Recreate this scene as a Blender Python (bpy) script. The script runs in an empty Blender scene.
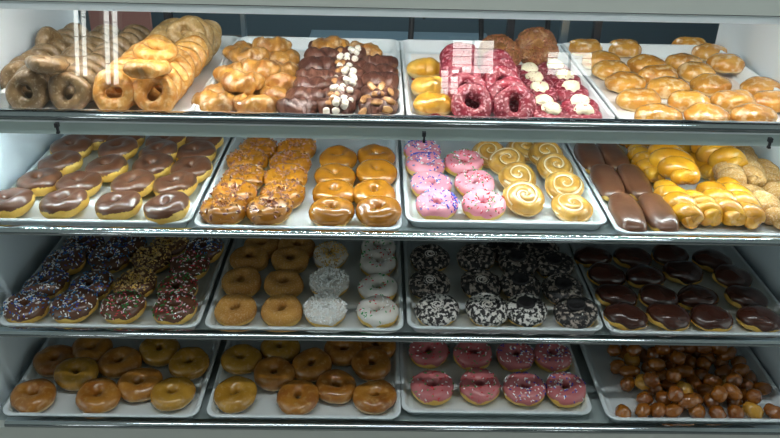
import bpy, math, random
from math import sin, cos, pi, radians, sqrt, exp
from mathutils import Vector, Matrix, noise, Euler
scene = bpy.context.scene
COL = scene.collection

# ------------------------------------------------------------------ camera
F_PX, PITCH, YAW, ROLL = 759.53, 0.48410, 0.02017, 0.02492
CAM = Vector((-0.0637, -1.5555, 1.8684))
_fw = Vector((sin(YAW)*cos(PITCH), cos(YAW)*cos(PITCH), -sin(PITCH)))
_rt0 = Vector((cos(YAW), -sin(YAW), 0.0))
_up0 = _rt0.cross(_fw)
_rt = cos(ROLL)*_rt0 + sin(ROLL)*_up0
_up = -sin(ROLL)*_rt0 + cos(ROLL)*_up0
cd = bpy.data.cameras.new('camera')
cd.sensor_width = 36.0
cd.lens = 36.0*F_PX/780.0
cd.clip_start = 0.05
cam = bpy.data.objects.new('camera', cd)
COL.objects.link(cam)
M3 = Matrix((_rt, _up, -_fw)).transposed()
cam.matrix_world = Matrix.Translation(CAM) @ M3.to_4x4()
scene.camera = cam

def at(u, v, z):
    """point of the photograph (u, v) on the level z"""
    d = _fw + _rt*((u-390)/F_PX) - _up*((v-219)/F_PX)
    t = (z-CAM.z)/d.z
    return CAM + d*t

# ------------------------------------------------------------------ world, exposure
w = bpy.data.worlds.new('shop_air')
scene.world = w
w.use_nodes = True
bgn = w.node_tree.nodes['Background']
bgn.inputs[0].default_value = (0.70, 0.82, 0.80, 1)
bgn.inputs[1].default_value = 1.35
scene.view_settings.view_transform = 'Standard'
scene.view_settings.look = 'None'
scene.view_settings.gamma = 1
scene.view_settings.use_curve_mapping = False
scene.view_settings.exposure = 0.0
LED_TOP, LED_MID, CEIL_LINE, WINDOW = 370.0, 245.0, 22.0, 7.0

# ------------------------------------------------------------------ materials
def newmat(name):
    m = bpy.data.materials.new(name); m.use_nodes = True
    nt = m.node_tree
    return m, nt, nt.nodes['Principled BSDF']

def c4(c): return (c[0], c[1], c[2], 1.0)

def simple(name, col, rough=0.5, metal=0.0, coat=0.0, spec=0.5, bump=None, sss=0.0):
    m, nt, b = newmat(name)
    b.inputs['Base Color'].default_value = c4(col)
    b.inputs['Roughness'].default_value = rough
    b.inputs['Metallic'].default_value = metal
    b.inputs['Coat Weight'].default_value = coat
    b.inputs['Coat Roughness'].default_value = 0.12
    b.inputs['Specular IOR Level'].default_value = spec
    if bump: add_bump(nt, b, *bump)
    return m

def texco(nt):
    t = nt.nodes.new('ShaderNodeTexCoord'); return t

def add_bump(nt, b, scale, dist, detail=3.0):
    t = texco(nt)
    n = nt.nodes.new('ShaderNodeTexNoise'); n.inputs['Scale'].default_value = scale
    n.inputs['Detail'].default_value = detail
    bp = nt.nodes.new('ShaderNodeBump'); bp.inputs['Distance'].default_value = dist
    bp.inputs['Strength'].default_value = 1.0
    nt.links.new(t.outputs['Object'], n.inputs['Vector'])
    nt.links.new(n.outputs['Fac'], bp.inputs['Height'])
    nt.links.new(bp.outputs['Normal'], b.inputs['Normal'])

def mixc(nt, fac, a, b_):
    mx = nt.nodes.new('ShaderNodeMix'); mx.data_type = 'RGBA'
    for sock, val in ((0, fac), (6, a), (7, b_)):
        if isinstance(val, (int, float)): mx.inputs[sock].default_value = val
        elif isinstance(val, tuple): mx.inputs[sock].default_value = c4(val)
        else: nt.links.new(val, mx.inputs[sock])
    return mx.outputs[2]

def noise_fac(nt, scale, lo, hi, detail=3.0, offset=True):
    t = texco(nt)
    n = nt.nodes.new('ShaderNodeTexNoise'); n.inputs['Scale'].default_value = scale
    n.inputs['Detail'].default_value = detail
    v = t.outputs['Object']
    if offset:
        oi = nt.nodes.new('ShaderNodeObjectInfo')
        ad = nt.nodes.new('ShaderNodeVectorMath'); ad.operation = 'ADD'
        nt.links.new(v, ad.inputs[0]); nt.links.new(oi.outputs['Location'], ad.inputs[1])
        v = ad.outputs[0]
    nt.links.new(v, n.inputs['Vector'])
    mr = nt.nodes.new('ShaderNodeMapRange')
    mr.inputs['From Min'].default_value = lo; mr.inputs['From Max'].default_value = hi
    nt.links.new(n.outputs['Fac'], mr.inputs['Value'])
    return mr.outputs['Result']

def food(name, col, col2, scale=25, lo=.4, hi=.65, flake=None, fscale=120, flo=.55, fhi=.7, famt=.6,
         rough=.4, coat=.3, bump=(60, .002), spec=.5, band=None):
    """mottled food surface; flake = colour of dried glaze / sugar / crumbs; band = pale proof line"""
    m, nt, b = newmat(name)
    out = mixc(nt, noise_fac(nt, scale, lo, hi), col, col2)
    if band:
        t = texco(nt); sp = nt.nodes.new('ShaderNodeSeparateXYZ')
        nt.links.new(t.outputs['Generated'], sp.inputs[0])
        cr = nt.nodes.new('ShaderNodeValToRGB'); e = cr.color_ramp.elements
        e[0].position = band[1]; e[0].color = (0, 0, 0, 1)
        e[1].position = band[1]+.09; e[1].color = (1, 1, 1, 1)
        x = cr.color_ramp.elements.new(band[2]-.09); x.color = (1, 1, 1, 1)
        x = cr.color_ramp.elements.new(band[2]); x.color = (0, 0, 0, 1)
        nt.links.new(sp.outputs['Z'], cr.inputs['Fac'])
        out = mixc(nt, cr.outputs['Color'], out, band[0])
    if flake:
        f = noise_fac(nt, fscale, flo, fhi, 5.0)
        mu = nt.nodes.new('ShaderNodeMath'); mu.operation = 'MULTIPLY'; mu.inputs[1].default_value = famt
        nt.links.new(f, mu.inputs[0])
        out = mixc(nt, mu.outputs[0], out, flake)
    nt.links.new(out, b.inputs['Base Color'])
    b.inputs['Roughness'].default_value = rough
    b.inputs['Coat Weight'].default_value = coat
    b.inputs['Coat Roughness'].default_value = 0.15
    b.inputs['Specular IOR Level'].default_value = spec
    if bump: add_bump(nt, b, *bump)
    return m

def emis(name, col, s):
    m, nt, b = newmat(name)
    b.inputs['Base Color'].default_value = (0.8, .8, .8, 1)
    b.inputs['Emission Color'].default_value = c4(col)
    b.inputs['Emission Strength'].default_value = s
    return m

def glass_mat(name, tint, refl):
    m = bpy.data.materials.new(name); m.use_nodes = True
    nt = m.node_tree; nt.nodes.clear()
    o = nt.nodes.new('ShaderNodeOutputMaterial')
    tr = nt.nodes.new('ShaderNodeBsdfTransparent'); tr.inputs[0].default_value = c4(tint)
    gl = nt.nodes.new('ShaderNodeBsdfGlossy'); gl.inputs['Roughness'].default_value = 0.0
    gl.inputs[0].default_value = (1, 1, 1, 1)
    mx = nt.nodes.new('ShaderNodeMixShader')
    fr = nt.nodes.new('ShaderNodeFresnel'); fr.inputs['IOR'].default_value = refl
    nt.links.new(fr.outputs[0], mx.inputs[0])
    nt.links.new(tr.outputs[0], mx.inputs[1]); nt.links.new(gl.outputs[0], mx.inputs[2])
    nt.links.new(mx.outputs[0], o.inputs[0])
    return m

M = {}
M['wall'] = simple('white_laminate', (.76, .85, .91), .45)
M['tray'] = simple('white_tray_plastic', (.80, .86, .89), .32, coat=.2)
M['tray_floor'] = food('worn_tray_floor', (.74, .79, .81), (.72, .75, .76), 9, .35, .7, rough=.42, coat=.1, bump=None)
M['paper'] = food('greasy_tray_paper', (.80, .79, .77), (.78, .70, .65), 9, .35, .7, rough=.5, coat=.05, bump=None)
M['shelf'] = simple('grey_shelf_metal', (.42, .48, .48), .4, metal=.2)
M['chrome'] = simple('polished_steel', (.62, .68, .70), .09, metal=1.0)
M['lip'] = simple('bright_aluminium', (.80, .86, .86), .3, metal=.6)
M['strip'] = simple('brushed_channel', (.46, .55, .53), .42, metal=.2)
M['frame'] = simple('anodised_frame', (.62, .64, .60), .42, metal=.3)
M['dark'] = simple('dark_plastic', (.025, .025, .03), .4)
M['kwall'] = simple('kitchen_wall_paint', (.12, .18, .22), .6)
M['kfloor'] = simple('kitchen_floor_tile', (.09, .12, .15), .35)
M['steel'] = simple('brushed_steel', (.30, .36, .40), .3, metal=.9)
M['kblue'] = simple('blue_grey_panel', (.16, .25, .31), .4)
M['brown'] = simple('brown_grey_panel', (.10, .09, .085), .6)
M['ceil'] = simple('ceiling_tile', (.55, .57, .56), .8)
M['shopwall'] = simple('shop_front_wall', (.10, .11, .11), .8)
M['sfloor'] = simple('shop_floor_tile', (.22, .21, .2), .5)
M['led_top'] = emis('led_top_glow', (1.0, .97, .92), LED_TOP)
M['led_mid'] = emis('led_mid_glow', (.80, .97, 1.0), LED_MID)
M['tube'] = emis('tube_glow', (.93, 1.0, 1.0), CEIL_LINE)
M['panel'] = emis('window_daylight', (.97, 1.0, .95), WINDOW)
M['glass'] = glass_mat('clear_glass', (.975, .985, .98), 1.5)

BAND = ((.86, .62, .22), .22, .62)
M['dough'] = food('fried_dough', (.66, .33, .07), (.78, .45, .10), 18, rough=.5, coat=.1, band=BAND)
M['dough_pale'] = food('pale_fried_dough', (.76, .46, .08), (.84, .56, .14), 18, rough=.5, coat=.1)
M['bun'] = food('glazed_bun_dough', (.50, .20, .022), (.66, .33, .045), 20, .35, .65, flake=(.88, .70, .42), fscale=55, flo=.50, fhi=.66, famt=.6, rough=.26, coat=.9, bump=(55, .0045), band=((.80, .58, .24), .10, .34))
M['glazed'] = food('glazed_ring_dough', (.30, .095, .010), (.48, .20, .028), 16, .35, .65, flake=(.70, .45, .2), fscale=90, flo=.52, fhi=.72, famt=.42, rough=.28, coat=.7, bump=(50, .0015), band=((.74, .52, .22), .16, .42))
M['glazed_pale'] = food('pale_glazed_dough', (.50, .245, .035), (.64, .35, .065), 30, flake=(.86, .68, .42), fscale=50, flo=.55, fhi=.8, famt=.5, rough=.28, coat=.7, bump=(40, .0015), band=((.80, .62, .3), .14, .42))
M['glazed_mid'] = food('yellow_glazed_dough', (.40, .19, .018), (.52, .27, .035), 16, flake=(.74, .52, .26), fscale=90, flo=.54, fhi=.74, famt=.35, rough=.25, coat=.8, bump=(45, .0015), band=((.66, .46, .2), .14, .40))
M['sugar'] = food('sugared_dough', (.46, .20, .035), (.56, .27, .05), 16, flake=(.80, .60, .38), fscale=260, flo=.5, fhi=.66, famt=.32, rough=.75, coat=0, bump=(260, .0012), band=((.74, .46, .12), .05, .50))
M['choc'] = food('milk_chocolate_icing', (.120, .046, .022), (.150, .060, .030), 12, rough=.3, coat=.45, bump=(22, .0016))
M['choc_dark'] = food('dark_chocolate_icing', (.050, .015, .009), (.070, .021, .012), 12, rough=.22, coat=.55, bump=(22, .0016))
M['choc_coat'] = food('rough_chocolate_coat', (.085, .030, .020), (.15, .058, .036), 30, rough=.34, coat=.4, bump=(70, .004))
M['maple'] = food('maple_icing', (.36, .125, .006), (.43, .165, .010), 12, rough=.25, coat=.6, bump=(20, .0016))
M['cake'] = food('brown_cake_donut', (.16, .095, .036), (.27, .165, .070), 30, flake=(.58, .48, .34), fscale=130, flo=.55, fhi=.7, famt=.45, rough=.4, coat=.5, bump=(70, .005))
M['cake_or'] = food('orange_cake_donut', (.58, .25, .04), (.72, .38, .08), 30, flake=(.88, .68, .38), fscale=80, flo=.5, fhi=.68, famt=.55, rough=.4, coat=.45, bump=(60, .006))
M['cake_tan'] = food('tan_cake_donut', (.42, .25, .08), (.52, .33, .12), 26, flake=(.84, .70, .45), fscale=90, flo=.5, fhi=.7, famt=.5, rough=.4, coat=.45, bump=(60, .005))
M['croissant'] = food('glazed_croissant', (.34, .13, .022), (.56, .28, .055), 26, .35, .65, flake=(.86, .68, .44), fscale=55, flo=.52, fhi=.72, famt=.6, rough=.3, coat=.6, bump=(45, .004))
M['velvet'] = food('red_velvet_cake', (.16, .003, .016), (.27, .008, .028), 26, .35, .65, flake=(.80, .45, .50), fscale=150, flo=.53, fhi=.63, famt=.7, rough=.45, coat=.25, bump=(70, .004))
M['cream'] = simple('cream_cheese_icing', (.86, .80, .58), .5, bump=(90, .002))
M['crumb'] = simple('red_crumb', (.35, .01, .03), .6)
M['pink'] = food('pink_icing', (.80, .26, .33), (.86, .34, .40), 14, rough=.35, coat=.35, bump=(30, .002))
M['rose'] = food('rose_icing', (.55, .155, .165), (.62, .19, .20), 14, rough=.3, coat=.45, bump=(30, .002))
M['white_ice'] = food('white_icing', (.80, .76, .72), (.72, .66, .60), 16, rough=.35, coat=.4, bump=(30, .002))
M['glaze'] = simple('white_sugar_glaze', (.84, .68, .44), .25, coat=.6, bump=(50, .001))
M['glaze_w'] = simple('thick_white_glaze', (.93, .88, .80), .25, coat=.6)
M['oreo_ice'] = food('crumbed_cream_icing', (.78, .74, .70), (.72, .68, .62), 20, flake=(.014, .011, .012), fscale=105, flo=.45, fhi=.53, famt=1.0, rough=.5, coat=.2, bump=(90, .004))
M['oreo_ice_dark'] = food('dark_crumbed_icing', (.50, .42, .36), (.40, .32, .27), 20, flake=(.012, .010, .011), fscale=100, flo=.39, fhi=.5, famt=1.0, rough=.55, coat=.15, bump=(90, .004))
M['cookie'] = simple('black_cookie', (.012, .010, .011), .6, bump=(160, .001))
M['nut'] = food('chopped_nut', (.52, .34, .13), (.66, .47, .22), 60, rough=.6, coat=0, bump=None)
M['bit'] = food('brown_bit', (.22, .065, .03), (.38, .15, .06), 90, rough=.4, coat=.3, bump=None)
M['pecan'] = food('pecan_half', (.36, .16, .045), (.58, .33, .12), 70, rough=.4, coat=.3, bump=(180, .001))
M['mallow'] = simple('marshmallow', (.88, .84, .74), .6)
M['coconut'] = simple('coconut_shred', (.84, .84, .82), .6)
M['s_white'] = simple('sprinkle_white', (.95, .95, .95), .4)
M['s_blue'] = simple('sprinkle_blue', (.03, .07, .50), .4)
M['s_lblue'] = simple('sprinkle_light_blue', (.05, .30, .62), .4)
M['s_red'] = simple('sprinkle_red', (.70, .03, .05), .4)
M['s_green'] = simple('sprinkle_green', (.03, .35, .08), .4)
M['s_pink'] = simple('sprinkle_pink', (.85, .3, .4), .4)
M['hole'] = food('glazed_donut_hole', (.20, .048, .004), (.38, .13, .012), 12, .3, .7, rough=.2, coat=.9, bump=(70, .006))
M['hole_y'] = food('yellow_donut_hole', (.55, .26, .03), (.62, .32, .045), 16, rough=.2, coat=.9, bump=(70, .003))
M['twist'] = food('glazed_twist', (.56, .23, .009), (.74, .37, .022), 20, flake=(.93, .78, .45), fscale=60, flo=.58, fhi=.75, famt=.4, rough=.25, coat=.8, bump=(45, .002))
M['sugar_twist'] = food('sugared_twist', (.48, .25, .06), (.58, .33, .10), 20, flake=(.82, .70, .54), fscale=260, flo=.5, fhi=.66, famt=.5, rough=.7, coat=0, bump=(200, .002))
M['fritter'] = food('fried_fritter_dough', (.20, .08, .022), (.34, .15, .04), 30, flake=(.6, .4, .25), fscale=60, famt=.4, rough=.35, coat=.5, bump=(50, .004))
M['yroll'] = food('yellow_roll', (.66, .32, .02), (.80, .48, .08), 22, rough=.3, coat=.6, bump=(40, .003), band=((.88, .70, .33), .05, .5))
M['filling'] = simple('red_filling', (.25, .02, .02), .3)

# ------------------------------------------------------------------ mesh helpers
def mesh(name, V, Fc, mats, smooth=True, mi=None):
    me = bpy.data.meshes.new(name)
    me.from_pydata([tuple(v) for v in V], [], Fc)
    for m in (mats if isinstance(mats, (list, tuple)) else [mats]): me.materials.append(m)
    if mi: me.polygons.foreach_set('material_index', mi)
    if smooth: me.polygons.foreach_set('use_smooth', [True]*len(me.polygons))
    me.update()
    return me

def link(name, data, parent=None, loc=None):
    o = bpy.data.objects.new(name, data); COL.objects.link(o)
    if parent: o.parent = parent
    if loc is not None: o.location = loc
    return o

def struct(o):
    o['kind'] = 'structure'; return o

def tag(o, label, cat, group=None, kind=None):
    o['label'] = label; o['category'] = cat
    if group: o['group'] = group
    if kind: o['kind'] = kind
    return o

class MB:
    def __init__(s): s.V = []; s.F = []; s.mi = []
    def add(s, V, Fc, m=0):
        n = len(s.V); s.V += [tuple(v) for v in V]
        s.F += [tuple(i+n for i in f) for f in Fc]; s.mi += [m]*len(Fc)
    def box(s, x0, x1, y0, y1, z0, z1, m=0):
        V = [(x, y, z) for z in (z0, z1) for y in (y0, y1) for x in (x0, x1)]
        s.add(V, [(0, 2, 3, 1), (4, 5, 7, 6), (0, 1, 5, 4), (2, 6, 7, 3), (0, 4, 6, 2), (1, 3, 7, 5)], m)
    def bar(s, a, b, wd, ht, m=0):
        a, b = Vector(a), Vector(b); d = (b-a).normalized()
        u = d.cross(Vector((0, 0, 1)))
        if u.length < 1e-4: u = Vector((1, 0, 0))
        u.normalize(); v = u.cross(d)
        V = [p+u*i*wd/2+v*j*ht/2 for p in (a, b) for i, j in ((-1, -1), (1, -1), (1, 1), (-1, 1))]
        s.add(V, [(0, 3, 2, 1), (4, 5, 6, 7), (0, 1, 5, 4), (1, 2, 6, 5), (2, 3, 7, 6), (3, 0, 4, 7)], m)
    def prism(s, poly, x0, x1, m=0):            # poly in (y, z), counter-clockwise seen from +x
        n = len(poly)
        V = [(x0, p[0], p[1]) for p in poly]+[(x1, p[0], p[1]) for p in poly]
        Fc = [tuple(range(n))[::-1], tuple(range(n, 2*n))]
        Fc += [(i, (i+1) % n, n+(i+1) % n, n+i) for i in range(n)]
        s.add(V, Fc, m)
    def tube(s, pts, rad, n=8, m=0, flat=1.0):
        pts = [Vector(p) for p in pts]; V = []; Fc = []
        for i, p in enumerate(pts):
            d = (pts[min(i+1, len(pts)-1)]-pts[max(i-1, 0)]).normalized()
            u = d.cross(Vector((0, 0, 1)))
            if u.length < 1e-3: u = Vector((1, 0, 0))
            u.normalize(); v = u.cross(d)
            r = rad(i/(len(pts)-1)) if callable(rad) else rad
            V += [p+(u*cos(2*pi*k/n)+v*sin(2*pi*k/n)*flat)*r for k in range(n)]
        for i in range(len(pts)-1):
            Fc += [(i*n+k, i*n+(k+1) % n, (i+1)*n+(k+1) % n, (i+1)*n+k) for k in range(n)]
        Fc += [tuple(range(n))[::-1], tuple((len(pts)-1)*n+k for k in range(n))]
        s.add(V, Fc, m)
    def data(s, name, mats, smooth=False):
        return mesh(name, s.V, s.F, mats, smooth, s.mi)

def boxobj(name, x0, x1, y0, y1, z0, z1, m, parent=None):
    b = MB(); b.box(x0, x1, y0, y1, z0, z1); return link(name, b.data(name, m), parent)

def grid_faces(nu, nv, wrap_u=True, wrap_v=False):
    Fc = []
    for i in range(nu if wrap_u else nu-1):
        for j in range(nv if wrap_v else nv-1):
            a = i*nv+j; b = ((i+1) % nu)*nv+j; c = ((i+1) % nu)*nv+(j+1) % nv; d = i*nv+(j+1) % nv
            Fc.append((a, b, c, d))
    return Fc

def spow(x, p): return math.copysign(abs(x)**p, x)
def nz(x, y, z): return noise.noise(Vector((x, y, z)))

# ---- ring shape: shared by dough and icing
class Ring:
    def __init__(s, R=.052, hole=.008, H=.040, seed=0, lump=.05, oval=1.0, dome=.85):
        s.R, s.hole, s.H, s.seed, s.lump, s.oval, s.dome = R, hole, H, seed, lump, oval, dome
        rn = random.Random(seed); s.ph = [rn.uniform(0, 6.28) for _ in range(6)]
    def pt(s, th, ph, off=0.0):
        wob = 1+s.lump*(.5*sin(2*th+s.ph[0])+.3*sin(3*th+s.ph[1])+.2*sin(5*th+s.ph[2]))
        Rr = s.R*wob
        hr = s.hole*(1+.25*sin(2*th+s.ph[3]))
        rc, a = (Rr+hr)/2, (Rr-hr)/2
        h = s.H*(1+s.lump*(.6*sin(th+s.ph[4])+.5*sin(2*th+s.ph[5])))
        r = rc+spow(cos(ph), .9)*(a+off)
        z = spow(sin(ph), s.dome)*(h/2+off)+s.H/2
        if sin(ph) < 0 and cos(ph) > 0: r -= .12*a*(-sin(ph))
        k = nz(r*cos(th)*40+s.seed*3, r*sin(th)*40, z*40)*s.H*.12*min(1, s.lump*15)
        return Vector((r*cos(th), r*sin(th)*s.oval, max(z+k, 0.0)))
    def dough(s, name, mat, nu=36, nv=18):
        V = [s.pt(2*pi*i/nu, 2*pi*j/nv) for i in range(nu) for j in range(nv)]
        return mesh(name, V, grid_faces(nu, nv, True, True), mat)
    def icing(s, name, mat, low=-.15, wav=.18, off=.0018, nu=48, nv=15):
        V = []
        for i in range(nu):
            th = 2*pi*i/nu
            lo = low+wav*(sin(3*th+s.ph[1])*.5+sin(7*th+s.ph[2])*.3+sin(11*th+s.ph[0])*.25)
            for j in range(nv):
                t = j/(nv-1)
                ph = lo+(pi+.3-lo)*t
                o = off*min(1, min(t, 1-t)*9)-.0006
                V.append(s.pt(th, ph, o))
        return mesh(name, V, grid_faces(nu, nv, True, False), mat)
    def surf(s, th, t):       # t: 0 outer shoulder .. 1 hole
        ph = .25+(pi-.55)*t
        p = s.pt(th, ph, .0018); q = s.pt(th+.02, ph, .0018); r_ = s.pt(th, ph+.02, .0018)
        n = (q-p).cross(r_-p)
        if n.length < 1e-12: n = Vector((0, 0, 1))
        n.normalize()
        if n.z < 0: n = -n
        return p, n

def sprinkle_mesh(name, ring, kinds, count, seed, ln=.0055, wd=.0018, patch=None):
    """kinds: [(material, weight)]; little rods lying on the icing"""
    rn = random.Random(seed); b = MB()
    for _ in range(count):
        if patch and rn.random() < patch[3]:
            th = rn.gauss(patch[0], patch[2]); t = min(.8, max(0, rn.gauss(patch[1], .12))); k = patch[4]
        else:
            th = rn.uniform(0, 2*pi); t = rn.random()*.85; k = None
        p, n = ring.surf(th, t)
        a = n.orthogonal().normalized(); a.rotate(Matrix.Rotation(rn.uniform(0, 6.28), 3, n))
        if k is None:
            x = rn.random()*sum(q[1] for q in kinds)
            for k, q in enumerate(kinds):
                x -= q[1]
                if x <= 0: break
        l = ln*rn.uniform(.6, 1.2)
        c = p+n*wd*.3
        d = a*l/2; u = n.cross(a)*wd/2; v = n*wd/2
        V = [c+d*i+u*j+v*kk for i in (-1, 1) for j, kk in ((-1, -1), (1, -1), (1, 1), (-1, 1))]
        b.add(V, [(0, 3, 2, 1), (4, 5, 6, 7), (0, 1, 5, 4), (1, 2, 6, 5), (2, 3, 7, 6), (3, 0, 4, 7)], k)
    return b.data(name, [q[0] for q in kinds])

def chunk_mesh(name, ring, mats, count, seed, size, lo=0.0, hi=.85, flat=.6):
    rn = random.Random(seed); b = MB()
    for _ in range(count):
        p, n = ring.surf(rn.uniform(0, 2*pi), rn.uniform(lo, hi))
        a = n.orthogonal().normalized(); a.rotate(Matrix.Rotation(rn.uniform(0, 6.28), 3, n)); c = n.cross(a)
        s = size*rn.uniform(.5, 1.3); V = []
        for i in range(6):
            q = rn.uniform(.7, 1.2); V.append(p+a*s*q*cos(i*pi/3)+c*s*q*.6*sin(i*pi/3)-n*s*.1)
        V.append(p+n*s*flat*rn.uniform(.8, 1.6)+a*s*rn.uniform(-.3, .3)); V.append(p-n*s*.3)
        b.add(V, [(i, (i+1) % 6, 6) for i in range(6)]+[((i+1) % 6, i, 7) for i in range(6)], rn.randrange(len(mats)))
    return b.data(name, mats)

# ---- oval bun
def bun_pt(th, ph, L, W, H, seed, off=0, lump=.05):
    cx, sx = cos(th), sin(th)
    w_ = 1+lump*(sin(2*th+seed)*.5+sin(3*th+seed*2.1)*.5)
    r = abs(cos(ph))**.75
    x = (L/2+off)*w_*cx*r; y = (W/2+off)*w_*sx*r
    z = H*.40+spow(sin(ph), .85)*((H*.60+off) if ph > 0 else H*.40)
    z += nz(x*30+seed, y*30, z*30)*H*.14*min(1, cos(ph)+.6)
    return Vector((x, y, max(z, 0)))

def bun_mesh(name, mat, L, W, H, seed, nu=36, nv=16, lump=.05):
    V = [bun_pt(2*pi*i/nu, -pi/2+pi*j/(nv-1), L, W, H, seed, 0, lump) for i in range(nu) for j in range(nv)]
    return mesh(name, V, grid_faces(nu, nv), mat)

def bun_icing(name, mat, L, W, H, seed, low=.0, off=.0018, nu=44, nv=11, lump=.05):
    V = []
    for i in range(nu):
        th = 2*pi*i/nu; lo = low+.12*sin(3*th+seed)+.08*sin(7*th+seed)
        for j in range(nv):
            t = j/(nv-1); V.append(bun_pt(th, lo+(pi/2-lo)*t, L, W, H, seed, off*min(1, t*6)-.0006*(1-t), lump))
    return mesh(name, V, grid_faces(nu, nv), mat)

# ---- croissant / fritter: bent, segmented, tapering
def croissant_mesh(name, mat, L=.10, W=.06, H=.045, seed=0, seg=5, bend=.25, nu=40, nv=20, rough=.10):
    V = []
    for i in range(nu):
        t = i/(nu-1)*2-1
        env = max(0, 1-abs(t)**2.4)**.55
        s = (t*.5+.5)*seg
        fr = abs((s+seed*.13) % 1.0-.5)*2
        step = 1-.075*fr**4
        y0 = bend*W*(t*t)
        for j in range(nv):
            a = 2*pi*j/nv
            tw = a+.5*sin(t*3)
            rr = env*step*(1+.06*sin(3*tw+seed))
            x = t*L/2; y = y0+cos(a)*W/2*rr; z = H*.45+sin(a)*H*.52*rr
            k = nz(x*35+seed*5, y*35, z*35)*rough*W*env
            k += (abs(nz(x*55+seed*9, y*55, z*55))-.2)*rough*W*env*.8
            V.append((x+k*.4, y+k*cos(a), max(z+k*sin(a), 0)))
    b = MB(); Fc = []
    for i in range(nu-1):
        Fc += [(i*nv+j, i*nv+(j+1) % nv, (i+1)*nv+(j+1) % nv, (i+1)*nv+j) for j in range(nv)]
    Fc = [f[::-1] for f in Fc]
    return mesh(name, V, Fc, mat)

def croissant_top(x, y, W, H):   # rough height of a croissant's back at (x, y)
    return H*.93*sqrt(max(0.05, 1-(y/(W*.52))**2))*max(.4, 1-abs(x*20)**3*.25)

# ---- two-strand twist
def twist_mesh(name, mat, L=.14, r=.017, turns=2.2, seed=0):
    b = MB()
    for k in range(2):
        pts = []
        for i in range(45):
            t = i/44; a = turns*2*pi*t+k*pi+seed
            e = sin(pi*min(1, max(0, (t*1.04-.02))))**.35 if 0 < t < 1 else .25
            pts.append((cos(a)*r*.50*e, (t-.5)*L, r*1.30+sin(a)*r*.46*e))
        b.tube(pts, lambda t: r*(.35+.65*(max(0, sin(pi*t)))**.35)*(1+.05*sin(17*t+seed)), 12)
    return b.data(name, mat, True)

def bar_mesh(name, mat, L=.13, W=.05, H=.036, seed=0, dz=0.0, grow=0.0, top_only=False):
    nu, nv = 40, 14; V = []
    for i in range(nu):
        th = 2*pi*i/nu
        cx, sx = spow(cos(th), .62), spow(sin(th), .62)
        lo = -pi/2 if not top_only else (.02+.16*sin(3*th+seed)+.08*sin(8*th))
        for j in range(nv):
            ph = lo+(pi/2-lo)*j/(nv-1)
            r = abs(cos(ph))**.55
            x = (W/2+grow)*cx*r; y = (L/2+grow)*sx*r
            z = H*.42+spow(sin(ph), .8)*((H*.58+grow) if ph > 0 else H*.42)
            z += nz(x*22+seed, y*22, 1)*H*.10*(1 if z > H*.3 else 0)
            V.append((x*(1+.04*sin(y*60+seed)), y, max(0, z)))
    return mesh(name, V, grid_faces(nu, nv), mat)

# ---- swirled bun (height field with a spiral groove)
def swirl_z(r, th, R, H, turns, sg):
    e = max(0, 1-(r/R)**6)**.5
    p = (r/R*turns-sg*th/(2*pi)) % 1.0
    g = abs(p-.5)*2
    return e*(H*(.86+.14*(1-(r/R)**2))-.007*g**3.0)

def swirl_mesh(name, mat, R, H, seed, turns=2.6, sg=1):
    nu, nv = 72, 34; V = []
    for i in range(nu):
        th = 2*pi*i/nu; wob = 1+.04*sin(2*th+seed)+.025*sin(3*th+seed*2)
        for j in range(nv):
            t = j/(nv-1)
            if t < .14:     # underside and skirt
                q = t/.14; V.append((R*wob*(.9*q)*cos(th), R*wob*(.9*q)*sin(th), 0.0)); continue
            if t < .26:
                q = (t-.14)/.12; rr = R*(.90+.10*sin(q*pi/2)); V.append((rr*wob*cos(th), rr*wob*sin(th), H*.45*q)); continue
            q = (t-.26)/.74; r = R*(1-q**1.15); r = max(r, .0)
            z = max(swirl_z(r, th, R*1.001, H, turns, sg), H*.45*(1-q) if q < .08 else 0)
            V.append((r*wob*cos(th), r*wob*sin(th), z))
    return mesh(name, V, grid_faces(nu, nv), mat)

def swirl_glaze(name, mat, R, H, seed, turns=2.6, sg=1, wdt=.0022):
    b = MB(); pts = []
    n = 90
    for i in range(n):
        th = sg*2*pi*(i/(n-1))*(turns-.35)+.2
        r = R*((abs(th)/(2*pi))+.0)/turns
        r = max(r, .003)
        wob = 1+.04*sin(2*th+seed)+.025*sin(3*th+seed*2)
        z = swirl_z(r, th, R*1.001, H, turns, sg)
        pts.append((r*wob*cos(th), r*wob*sin(th), z+.0008))
    b.tube(pts, lambda t: wdt*(.6+.6*abs(sin(t*9+seed))), 8)
    return b.data(name, mat, True)

# ---- pile-able ball
def ball_mesh(name, mat, R, seed, sx=1, sy=1, sz=1, lump=.12, nu=20, nv=12):
    V = []
    for i in range(nu):
        th = 2*pi*i/nu
        for j in range(nv):
            ph = -pi/2+pi*j/(nv-1)
            d = Vector((cos(th)*cos(ph)*sx, sin(th)*cos(ph)*sy, sin(ph)*sz))
            k = 1+lump*nz(d.x*1.6+seed*7, d.y*1.6, d.z*1.6)*1.6
            V.append(d*R*k)
    return mesh(name, V, grid_faces(nu, nv), mat)

# ================================================================== THE CASE
Z = [1.3000, 1.0787, 0.8385, 0.6432]        # level of the tray rims on the four shelves
TD = 0.024                                    # tray depth
TDK = [.038, .024, .024, .024]
XW = 0.945
# side walls, bent front edge following the rails
prof = [(.70, .40), (.70, 1.62), (.05, 1.62), (.035, 1.53), (-.015, 1.29), (-.125, 1.07), (-.178, .83), (-.255, .62), (-.27, .40)]
for side, x0, x1 in (('left', -XW-.03, -XW), ('right', XW, XW+.03)):
    b = MB(); b.prism(prof, x0, x1)
    struct(link('wall_'+side, b.data('wall_'+side, M['wall'])))
# back closure below the open serving hatch
struct(boxobj('wall_back', -XW, XW, .685, .70, .40, 1.285, M['wall']))
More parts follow.
